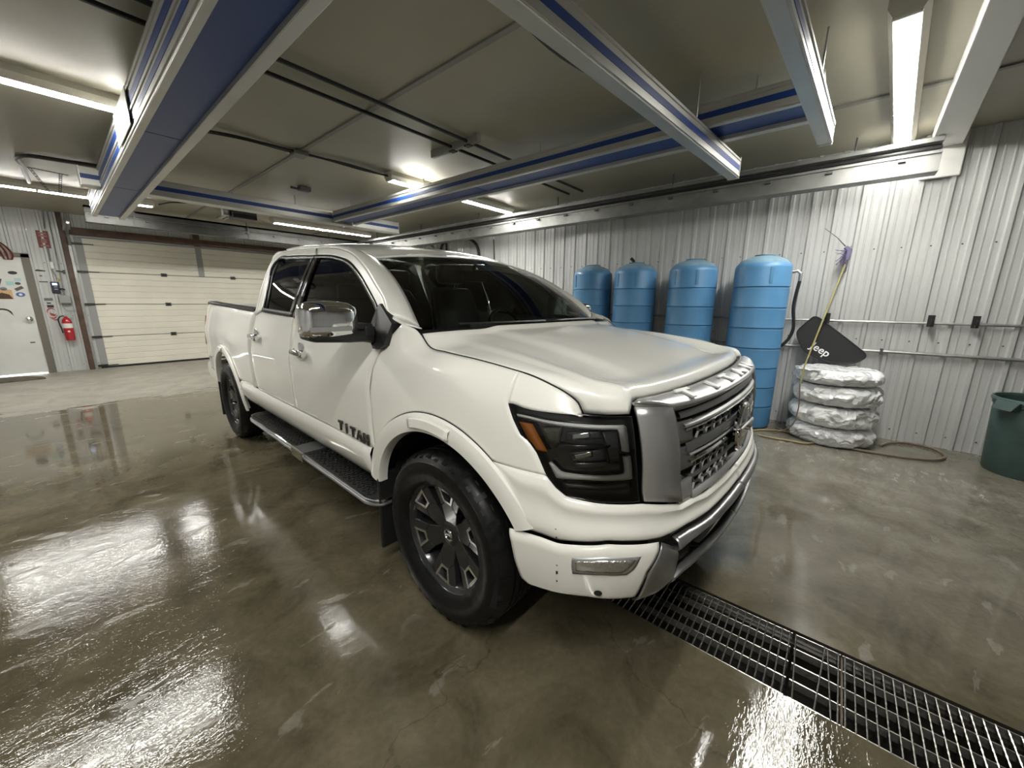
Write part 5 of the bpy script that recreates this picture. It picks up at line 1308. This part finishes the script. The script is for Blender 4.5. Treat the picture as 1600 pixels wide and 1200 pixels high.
# inner facets of the columns
g2 = np.zeros((3, nz, 3)); stepz = .862
for j, t in enumerate(np.linspace(0, 1, nz)):
    a = PO(*(rdB*(1-t)+rdT*t), .016)[0]; zq = (rdB*(1-t)+rdT*t)[1]
    sI_ = float(np.interp(zq, [.75, .80, .83, .86, 1.08], [.492, .492, .500, .565, .585])); b = PO(sI_, min(zq, 1.082), -.018)[0]
    g2[0, j] = a; g2[1, j] = PO((rdB*(1-t)+rdT*t)[0]-.018, min(zq, 1.095), .006)[0]; g2[2, j] = b
surf('grille_cheek', g2, T['satin_dk'], gcol, solid=0.006, smooth=15)
def wing(z0, z1, sa, sb, off, m, name='grille_wing'):
    g_ = np.zeros((6, 5, 2))
    for i, s_ in enumerate(np.linspace(sa, sb, 6)):
        for j, z in enumerate(np.linspace(z0, z1, 5)): g_[i, j] = (s_, z)
    surf(name, PG(g_, off), m, gcol, solid=0.014, smooth=20)
wing(.975, 1.052, .500, .600, -.004, T['satin_dk']); wing(.872, .958, .478, .600, -.004, T['satin_dk']); wing(.752, .832, .492, .580, .004, T['satin'])
# top band with corner facet: hood front edge down to the opening
nb = 60; sB_ = np.linspace(-rdT[0], rdT[0], nb); lowb = PO(sB_, np.full(nb, rdT[1])-.004*np.cos(sB_/rdT[0]*PI/2), .016)
oi = np.argsort(HF[:, 0]); hx = np.interp(lowb[:, 0], HF[oi, 0], HF[oi, 1]); hzz = np.interp(lowb[:, 0], HF[oi, 0], HF[oi, 2])
oi = np.argsort(HF[:, 0]); ux_ = lowb[:, 0]*(abs(C3[0])/abs(lowb[0, 0])); msk = np.abs(HF[oi, 0]) < .7525
hx = np.interp(ux_, HF[oi, 0][msk], HF[oi, 1][msk]); hzz = np.interp(ux_, HF[oi, 0][msk], HF[oi, 2][msk])
upb = np.stack([ux_, hx-.008, hzz+.002], 1)
band = np.zeros((nb, 7, 3))
for j, t in enumerate(np.linspace(0, 1, 7)): band[:, j] = lowb*(1-t) + upb*t + np.array([0, -.009, .010])*math.sin(PI*t*.9)
bd1 = surf('grille_band', band, T['satin'], mirror=False, solid=0.010, smooth=30, ref=(0, 0, .9))
und = np.zeros((nb, 3, 3))
for j, (o_, dz) in enumerate(((.016, 0), (-.004, -.012), (-.04, -.014))): und[:, j] = PO(sB_, np.full(nb, rdT[1])-.004+dz, o_)
surf('band_underside', und, T['satin_dk'], bd1, mirror=False, solid=0.004, smooth=30)
up_l = upb[-1] if upb[-1, 0] < 0 else upb[0]
hcn = C3 + np.array([-.002, -.010, -.002])
fac = np.array([[g[0, -1], (g[0, -1]+g[2, -1])/2, g[2, -1]], [up_l+np.array([-.004, .002, -.002]), up_l+np.array([-.002, .001, -.001]), up_l]])
surf('grille_corner', fac, T['satin'], gcol, solid=0.008, smooth=10)
# hidden filler behind the corner
# backing
sK = np.linspace(0, .66, 20); gk = np.zeros((20, 8, 2))
for j, z in enumerate(np.linspace(.735, 1.11, 8)): gk[:, j, 0] = sK; gk[:, j, 1] = z
surf('grille_backing', PG(gk, -.060), T['void'], solid=0, smooth=40)
def gbar(z0, z1, s1, o0, o1, m, name='grille_bar', slope=0.0):
    s_ = np.linspace(-s1, s1, 50); g_ = np.zeros((50, 5, 3)); a = np.abs(s_)/s1
    for j, (t, o_) in enumerate(((0, o0-.03), (.04, o0), (.5, (o0+o1)/2+.003), (.96, o1), (1, o1-.03))):
        g_[:, j] = PO(s_, z0*(1-t)+z1*t + slope*a**4, o_)
    return surf(name, g_, m, mirror=False, solid=0, smooth=30, ref=(0, 0, .9))
gbar(1.086, 1.062, .575, -.010, -.004, T['satin_dk'])
gbar(1.046, 1.030, .560, -.006, .004, T['satin'])
gbar(1.026, 1.018, .555, .0, .002, M['chrome'])
gbar(.972, .936, .545, -.006, .000, T['satin_dk'])
gbar(.930, .920, .525, -.002, .002, T['satin'])
gbar(.905, .893, .515, -.004, .004, M['chrome'])
gbar(.832, .817, .490, -.012, -.006, T['satin_dk'])
gbar(.772, .752, .500, -.006, .008, T['satin'], 'grille_lip')
def hexrow(z0, z1, smax, off=-.010, pitch=.076):
    zm = (z0+z1)/2; k = int(smax/pitch)
    for side in (1, -1):
        b_ = MB()
        for i in range(k+1):
            s0 = .10+i*pitch
            if s0 + .06 > smax+.02: break
            Q = lambda s_, z: PO(side*s_, z, off)[0]
            for (p, q_) in (((s0, zm), (s0+.042, zm)), ((s0+.042, zm), (s0+.059, z1)), ((s0+.042, zm), (s0+.059, z0)), ((s0, zm), (s0-.017, z1)), ((s0, zm), (s0-.017, z0))):
                a = Q(*p); c = Q(*q_); b_.obox(a, c, .0055, .008, (0, -1, 0))
        b_.build('grille_mesh', T['satin_dk'], truck, None)
hexrow(.972, 1.018, .49); hexrow(.832, .893, .48); hexrow(.772, .817, .47)
# badge: ring and bar
em = MB(); 
cE = np.array([0, -.932, .918])
ring = [cE + np.array([.098*math.cos(a), .012*math.sin(a)*0, .098*math.sin(a)]) for a in np.linspace(0, 2*PI, 41)[:-1]]
em.tube(ring, .013, 8, closed=True); emo = em.build('front_emblem', M['chrome'], truck)
MB().lathe([(.0, -.016), (.085, -.010), (.088, .004), (.0, .006)], 32, tuple(cE), 'y', cap=False).build('emblem_disc', T['blackgloss'], emo)
MB().box(-.118, .118, cE[1]-.024, cE[1]-.010, cE[2]-.022, cE[2]+.022).build('emblem_bar', M['chrome'], emo, None, bevel=.006)
LETT = mat('letter_satin', (0.78, 0.78, 0.77), 0.4, metal=0.3)
# raised letters on the band
for k, chx in enumerate('TITAN'):
    xk = -.47+.215*k
    i0 = int(np.argmin(np.abs(band[:, 3, 0]-xk))); i0 = min(max(i0, 1), nb-2)
    c = band[i0, 3]; ux = band[i0+1, 3]-band[i0-1, 3]; 
    if ux[0] < 0: ux = -ux
    ux /= np.linalg.norm(ux); uy = band[i0, 5]-band[i0, 1]; uy -= ux*np.dot(ux, uy); uy /= np.linalg.norm(uy); un = np.cross(ux, uy)
    o = text_obj('raised_letter', chx, .076, LETT, bd1[0], depth=.003, extrude_bevel=.001, fat=.0035)
    me = o.data
    for v_ in me.vertices: v_.co.x *= 1.9
    p = c + un*.004
    o.matrix_local = Matrix([[ux[0], uy[0], un[0], p[0]], [ux[1], uy[1], un[1], p[1]], [ux[2], uy[2], un[2], p[2]], [0, 0, 0, 1]])

# ---- door hardware
def handle(par, y, z, side):
    s0 = float(sy(y)); p = PO(s0, z, .006)[0]; sg_ = -1 if side == 0 else 1
    cup = MB().lathe([(.0, -.001), (.030, -.001), (.033, .004), (.030, .006), (.0, .001)], 20, (0, 0, 0), 'x', cap=False)
    X0 = abs(p[0])
    def put(b, name, m, sm=40, **kk):
        v = [(sg_*(X0+q[0]), y+q[1], z+q[2]) for q in b.v]; f = b.f if sg_ > 0 else [x[::-1] for x in b.f]
        return mesh_obj(name, v, f, m, par, sm, **kk)
    put(MB().lathe([(.036, .000), (.034, .003), (.0, .0035)], 24, (0, -.005, .028), 'x', cap=False), 'handle_cup', T['satin'])
    put(MB().box(.010, .045, -.105, .085, -.022, .014), 'handle', M['chrome'], 40, bevel=.010)
    put(MB().box(.006, .050, -.120, -.075, -.030, .022), 'handle_end', M['chrome'], 40, bevel=.010)
    put(MB().box(.0, .020, .075, .115, -.026, .016), 'handle_end', M['chrome'], 40, bevel=.008)
for k in (0, 1):
    handle(fd[k], 1.40, 1.122, k); handle(rd[k], 2.355, 1.160, k)
# door lettering
lt = mat('dark_chrome', (0.11, 0.105, 0.10), 0.22, metal=0.9)
for side in (-1, 1):
    for k, chx in enumerate('TITAN'):
        y = (.858-.074*k) if side == -1 else (.562+.074*k); z = .738 - .002*k if side == -1 else .738
        o = text_obj('badge_letter', chx, .072, lt, fd[0 if side == -1 else 1], depth=.003, extrude_bevel=.0015, fat=.0025)
        for v_ in o.data.vertices: v_.co.x *= 1.08
        p = PO(sy(y), z+.012, .010)[0]; p = np.array([p[0]*(1 if side == -1 else -1), p[1], p[2]])
        ux = np.array([0, -1.0, 0]) if side == -1 else np.array([0, 1.0, 0]); uy = np.array([0, 0, 1.0]); un = np.cross(ux, uy)
        o.matrix_local = Matrix([[ux[0], uy[0], un[0], p[0]], [ux[1], uy[1], un[1], p[1]], [ux[2], uy[2], un[2], p[2]], [0, 0, 0, 1]])

# ---- mirrors
def mirror_unit(sg_, fold=0.0):
    def fq(q):
        x, y, z = q
        if fold and x < -1.0: dx, dy = x+1.0, y-.50; x, y = -1.0+dx*math.cos(fold)-dy*math.sin(fold)*0-abs(dy)*0, .50+(-dx)*math.sin(fold)+dy*math.cos(fold)
        if fold and q[0] < -1.0: x -= max(0, .05) + (q[1]-.50)*-math.sin(fold)
        return (sg_*x, y, z)
    mk = lambda b, name, m, par, sm=45, **kk: mesh_obj(name, [fq(q) for q in b.v], b.f if sg_ > 0 else [x[::-1] for x in b.f], m, par, sm, **kk)
    # shell as lofted rounded sections along x
    def shell(x0, x1, secs):
        n = 28; b = MB(); v = []
        for (x, yc, zc, hy_, hz_) in secs:
            for k in range(n):
                a = 2*PI*k/n; ca, sa = math.cos(a), math.sin(a); e = .55
                v.append((x, yc+hy_*math.copysign(abs(ca)**e, ca), zc+hz_*math.copysign(abs(sa)**e, sa)))
        m_ = len(secs); f = [(i*n+k, i*n+(k+1) % n, (i+1)*n+(k+1) % n, (i+1)*n+k) for i in range(m_-1) for k in range(n)] + [tuple(range(n))[::-1], tuple((m_-1)*n+k for k in range(n))]
        return b.add(v, f)
    secs = [(-1.285, .50, 1.360, .040, .050), (-1.278, .495, 1.362, .056, .068), (-1.255, .49, 1.364, .068, .078), (-1.18, .485, 1.366, .074, .082), (-1.10, .487, 1.364, .070, .078), (-1.065, .492, 1.360, .062, .068), (-1.058, .495, 1.358, .056, .060)]
    body = mk(shell(0, 0, secs), 'mirror', M['chrome'], truck)
    secs2 = [(-1.270, .505, 1.300, .050, .018), (-1.24, .50, 1.296, .070, .026), (-1.10, .50, 1.290, .074, .030), (-1.02, .50, 1.288, .066, .030), (-.985, .49, 1.285, .055, .035)]
    mk(shell(0, 0, secs2), 'mirror_base', T['blackpl'], body)
    mk(MB().box(-1.275, -1.10, .410, .418, 1.318, 1.338), 'turn_signal', mat('clear_signal', (0.5, 0.5, 0.5), 0.1, metal=0.6), body, None)
    mk(MB().box(-1.26, -1.07, .553, .562, 1.30, 1.43), 'mirror_glass', mat('mirror_silver', (0.8, 0.8, 0.8), 0.02, metal=1.0), body, None, bevel=.003)
    mk(MB().box(-1.065, -.985, .44, .55, 1.318, 1.345).box(-1.03, -.98, .43, .56, 1.285, 1.335), 'mirror_arm', T['blackpl'], body, None, bevel=.008)
    sail = [(.345, 1.345), (.36, 1.245), (.40, 1.225), (.46, 1.225), (.50, 1.30), (.515, 1.42), (.50, 1.435)]
    b = MB(); n = len(sail); v = [(-.985 if z < 1.32 else -.958+.10*max(0, z-1.32)*0, y, z) for y, z in sail]; 
    v = [(float(gx(y, max(z, 1.31)))-.016 if z > 1.31 else -.985, y, z) for y, z in sail]; v2 = [(x+.05, y, z) for x, y, z in v]
    b.add(v+v2, [tuple(range(n)), tuple(range(n, 2*n))[::-1]] + [(i, n+i, n+(i+1) % n, (i+1) % n) for i in range(n)])
    mk(b, 'mirror_sail', T['blackpl'], body, None)
mirror_unit(1); mirror_unit(-1, 1.2)

# ---- running boards
def board(sg_):
    mk = lambda b, name, m, par, sm=40, **kk: mesh_obj(name, [(sg_*q[0], q[1], q[2]) for q in b.v], b.f if sg_ > 0 else [x[::-1] for x in b.f], m, par, sm, **kk)
    out = [(-.86, .47), (-.97, .47), (-1.005, .50), (-1.025, .56), (-1.025, 2.62), (-1.005, 2.72), (-.96, 2.76), (-.86, 2.76)]
    z = .425
    b = MB().prism(out, lambda u, w, t_: (u, w, t_), z-.03, z); deck = mk(b, 'running_board', T['blackpl'], truck, None)
    mk(MB().tube([(x, y, z-.006) for x, y in lin(out, 90)], .008, 8), 'board_edge', M['chrome'], deck)
    mk(MB().tube([(x-.004, y, z-.028) for x, y in lin(out, 90)], .010, 8), 'board_edge', T['satin_dk'], deck)
    tr = MB()
    for (ya, yb) in ((.56, 1.40), (1.62, 2.66)):
        ny_ = int((yb-ya)/.028)
        for i in range(ny_):
            for j in range(5):
                y = ya+(i+.5)*(yb-ya)/ny_; x = -.895-.026*j+(.013 if i % 2 else 0); s_ = 1 if (i+j) % 2 else -1
                tr.obox((x-.008, y-.008*s_, z+.002), (x+.008, y+.008*s_, z+.002), .006, .004)
    tag(mk(tr, 'tread_pattern', T['blackgloss'], deck, None), kind='stuff')
    mk(MB().box(-1.03, -.86, 1.42, 1.60, z-.002, z+.008), 'step_pad', T['pad'], deck, None, bevel=.003)
    mk(MB().box(-1.046, -1.028, 1.41, 1.61, z-.055, z+.012), 'chrome_plate', M['chrome'], deck, None, bevel=.004)
    for y in (.95, 1.95, 2.45): mk(MB().obox((-.93, y, z-.03), (-.70, y, z+.02), .07, .02), 'board_bracket', T['pad'], deck, None)
board(1); board(-1)

# ---- wheels
def make_wheel():
    w = MB().lathe([(.262, -.112), (.266, -.106), (.262, -.100), (.250, -.096), (.240, -.08), (.232, -.04), (.225, .09), (.255, .105)], 64, (0, 0, 0), 'x', cap=False).build('wheel', T['rim'], truck)
    MB().lathe([(.258, .112), (.285, .130), (.335, .140), (.365, .139), (.392, .126), (.408, .108), (.4165, .088), (.4175, .062), (.409, .060), (.409, .050), (.4185, .048), (.4185, .022), (.410, .020), (.410, .008), (.419, .006), (.419, -.006), (.410, -.008), (.410, -.020), (.4185, -.022), (.4185, -.048), (.409, -.050), (.409, -.060), (.4175, -.062), (.4165, -.088), (.408, -.108), (.392, -.126), (.378, -.133), (.374, -.137), (.350, -.140), (.318, -.139), (.312, -.136), (.290, -.131), (.272, -.122), (.262, -.112)], 80, (0, 0, 0), 'x', cap=False).build('tyre', T['rubber'], w, 30)
    tl = MB()
    for k in range(44):
        a = 2*PI*k/44; c, s_ = math.cos(a), math.sin(a)
        for sd in (-1, 1):
            r0, r1 = (.392, .4175) if k % 2 else (.398, .4185)
            p0 = np.array([sd*.128, r0*c, r0*s_]); p1 = np.array([sd*.082, r1*c, r1*s_])
            tl.obox(p0, p1, .024, .003, (0, c, s_))
    tag(tl.build('tread_lugs', T['rubber'], w, None), kind='stuff')
    MB().lathe([(.0, .0), (.19, .0), (.19, .02), (.0, .02)], 40, (0, 0, 0), 'x', cap=False).build('brake_disc', mat('brake_iron', (0.12, 0.115, 0.11), 0.4, metal=0.8), w)
    MB().lathe([(.0, -.062), (.030, -.062), (.052, -.060), (.068, -.050), (.085, -.035), (.085, .0)], 36, (0, 0, 0), 'x', cap=False).build('hub', T['rim'], w)
    rg_ = MB().tube([(-.066, .025*math.cos(a), .025*math.sin(a)) for a in np.linspace(0, 2*PI, 21)[:-1]], .0035, 6, closed=True).box(-.068, -.064, -.031, .031, -.005, .005)
    rg_.build('hub_badge', M['chrome'], w)
    for k in range(6):
        a = 2*PI*k/6+PI/6; MB().lathe([(.0, -.056), (.010, -.055), (.011, -.045), (.011, -.03)], 8, (0, .058*math.cos(a), .058*math.sin(a)), 'x', cap=False).build('lug_nut', T['blackgloss'], w)
    def q3(poly, a, x0, x1, dish=0.0):
        c, s_ = math.cos(a), math.sin(a)
        n = len(poly); v = []
        for x in (x0, x1):
            for (u, t_) in poly: v.append((x - dish*u, u*c - t_*s_, u*s_ + t_*c))
        return v, [tuple(range(n)), tuple(range(n, 2*n))[::-1]] + [(i, n+i, n+(i+1) % n, (i+1) % n) for i in range(n)]
    for k in range(6):
        a = PI/2 + 2*PI*k/6 + .10
        b = MB()
        spoke = [(.055, -.034), (.14, -.046), (.252, -.098), (.254, -.060), (.165, -.018), (.165, .018), (.254, .060), (.252, .098), (.14, .046), (.055, .034)]
        b.add(*q3([(.050, -.038), (.135, -.055), (.172, -.026), (.172, .026), (.135, .055), (.050, .038)], a, -.044, -.010, .19))
        b.add(*q3([(.135, -.055), (.246, -.104), (.252, -.058), (.172, -.026)], a, -.044, -.010, .19))
        b.add(*q3([(.172, .026), (.252, .058), (.246, .104), (.135, .055)], a, -.044, -.010, .19))
        b.build('spoke', T['rim'], w, None, bevel=.004)
        m_ = MB()
        for sd in (-1, 1): m_.add(*q3([(.176, sd*.015), (.247, sd*.044), (.247, sd*.056), (.172, sd*.026)][::sd], a, -.047, -.014, .19))
        m_.add(*q3([(.232, -.040), (.232, .040), (.246, .050), (.246, -.050)][::-1], a, -.044, -.012, .19)); m_.add(*q3([(.172, -.024), (.184, -.018), (.184, .018), (.172, .024)], a, -.046, -.012, .19))
        m_.build('machined_insert', T['machined'], w, None)
    return w
wproto = make_wheel()
for i, (x, y, rz_, rx_) in enumerate(((-.852, 0, 0, 0.0), (.852, 0, PI, .3), (-.852, 3.55, 0, .5), (.852, 3.55, PI, .2))):
    w_ = wproto if i == 0 else copy_tree(wproto, truck)
    w_.location = (x*1.006, y, .4045); w_.rotation_euler = (rx_, 0, rz_); w_.scale = (.965, .965, .965)

# ---- mud flaps, wheel wells, underbody
mir(MB().box(-.995, -.70, .475, .497, .14, .57), 'mud_flap', T['blackpl'], smooth=None, bevel=.008)
mir(MB().box(-.985, -.70, 4.02, 4.04, .15, .58), 'mud_flap', T['blackpl'], smooth=None, bevel=.008)
for cy, cz in ((0, .43), (3.55, .44)):
    wlm = MB(); n = 28; v = []
    aa = np.linspace(-.1, PI-.05, n)
    for x in (-.90, -.52):
        for a in aa: v.append((x, cy+.495*math.cos(a), cz+.49*math.sin(a)))
    f = [(i, i+1, n+i+1, n+i) for i in range(n-1)] + [tuple(n+i for i in range(n))]
    wlm.add(v, f); mir(wlm, 'wheel_well', T['void'], smooth=None)
MB().box(-.50, .50, -.75, 4.5, .42, .60).box(-.84, .84, .56, 2.95, .46, .66).build('chassis', T['void'], truck, None)
MB().box(-.50, .50, -.72, .40, .55, 1.02).build('engine_bay', T['void'], truck, None)
MB().tube([(-.8, 0, .40), (.8, 0, .40)], .05, 10).build('front_axle', T['void'], truck); MB().tube([(-.8, 3.55, .40), (.8, 3.55, .40)], .06, 10).build('rear_axle', T['void'], truck)
# inner fender skirts so that no light leaks through the nose
mir(MB().box(-.80, -.55, -.58, -.545, .45, 1.08), 'nose_baffle', T['void'], smooth=None)

# ---- cabin
MB().box(-.86, .86, .45, 2.52, .66, .72).build('cab_floor', T['seat'], truck, None)
db = MB(); n = 24; v = []
for x in np.linspace(-.84, .84, n):
    c_ = .10*(abs(x)/.84)**2
    for (y, z) in ((.20+c_+.06, 1.285), (.40+c_, 1.30), (.62, 1.285), (.72, 1.24), (.74, 1.10), (.66, .95), (.62, .72)): v.append((x, y, z))
f = grid_faces(n, 7); mesh_obj('dashboard', v, orient(v, f, np.array((0, .2, .8))), T['seat'], truck, 50, solid=.01)
MB().box(-.16, .16, .715, .745, 1.04, 1.22).build('centre_screen', T['blackgloss'], truck, None, bevel=.005)
def seat(x, y, rear=False, wd=.5):
    n = 12
    def pad(secs, name, par, m=T['seat']):
        k = 20; v = []
        for (c, hx_, hy_, hz_, ax) in secs: pass
    s_ = MB().box(x-wd/2, x+wd/2, y-.26, y+.26, .86, 1.0).build('seat', T['seat'], truck, None, bevel=.05)
    b = MB(); lean = .20
    v = []; m_ = 7
    for j in range(m_):
        t = j/(m_-1); z = .95+.62*t; yc = y+.22+lean*t; hw_ = wd/2*(1-.22*t**2); d_ = .085*(1-.35*t)
        v += [(x-hw_, yc-d_*.6, z), (x-hw_*.7, yc-d_, z), (x+hw_*.7, yc-d_, z), (x+hw_, yc-d_*.6, z), (x+hw_*.9, yc+d_, z), (x-hw_*.9, yc+d_, z)]
    f = [(j*6+k, j*6+(k+1) % 6, (j+1)*6+(k+1) % 6, (j+1)*6+k) for j in range(m_-1) for k in range(6)] + [tuple(range(6))[::-1], tuple((m_-1)*6+k for k in range(6))]
    b.add(v, f); b.build('backrest', T['seat'], s_, None, bevel=.03)
    for hx_ in ((x,) if not rear else (x-.42, x+.42)):
        yy = y+.22+lean*1.05
        MB().box(hx_-.14, hx_+.14, yy-.06, yy+.05, 1.60, 1.77).build('headrest', T['seat'], s_, None, bevel=.045)
        MB().tube([(hx_-.05, yy, 1.55), (hx_-.05, yy, 1.62)], .007, 6).tube([(hx_+.05, yy, 1.55), (hx_+.05, yy, 1.62)], .007, 6).build('headrest_post', M['chrome'], s_)
seat(-.42, 1.18, wd=.56); seat(.42, 1.18, wd=.56); seat(0, 2.05, True, 1.40)
swc = np.array([.40, .86, 1.22]); tl_ = .45
ringp = [swc + np.array([.185*math.cos(a), .185*math.sin(a)*math.sin(tl_), .185*math.sin(a)*math.cos(tl_)]) for a in np.linspace(0, 2*PI, 41)[:-1]]
swo = MB().tube(ringp, .015, 8, closed=True).build('steering_wheel', T['blackpl'], truck)
MB().tube([swc, swc+np.array([0, -.14, -.06])], [.07, .05], 12).build('steering_hub', T['blackpl'], swo)
for a in (0.1, PI-.1, -PI/2): MB().tube([swc, swc+.18*np.array([math.cos(a), math.sin(a)*math.sin(tl_), math.sin(a)*math.cos(tl_)])], .014, 6).build('steering_spoke', T['satin_dk'], swo)
MB().box(-.11, .11, .80, .83, 1.585, 1.655).tube([(0, .83, 1.64), (0, .80, 1.705)], .012, 6).build('rear_view_mirror', T['blackpl'], truck, None, bevel=.006)
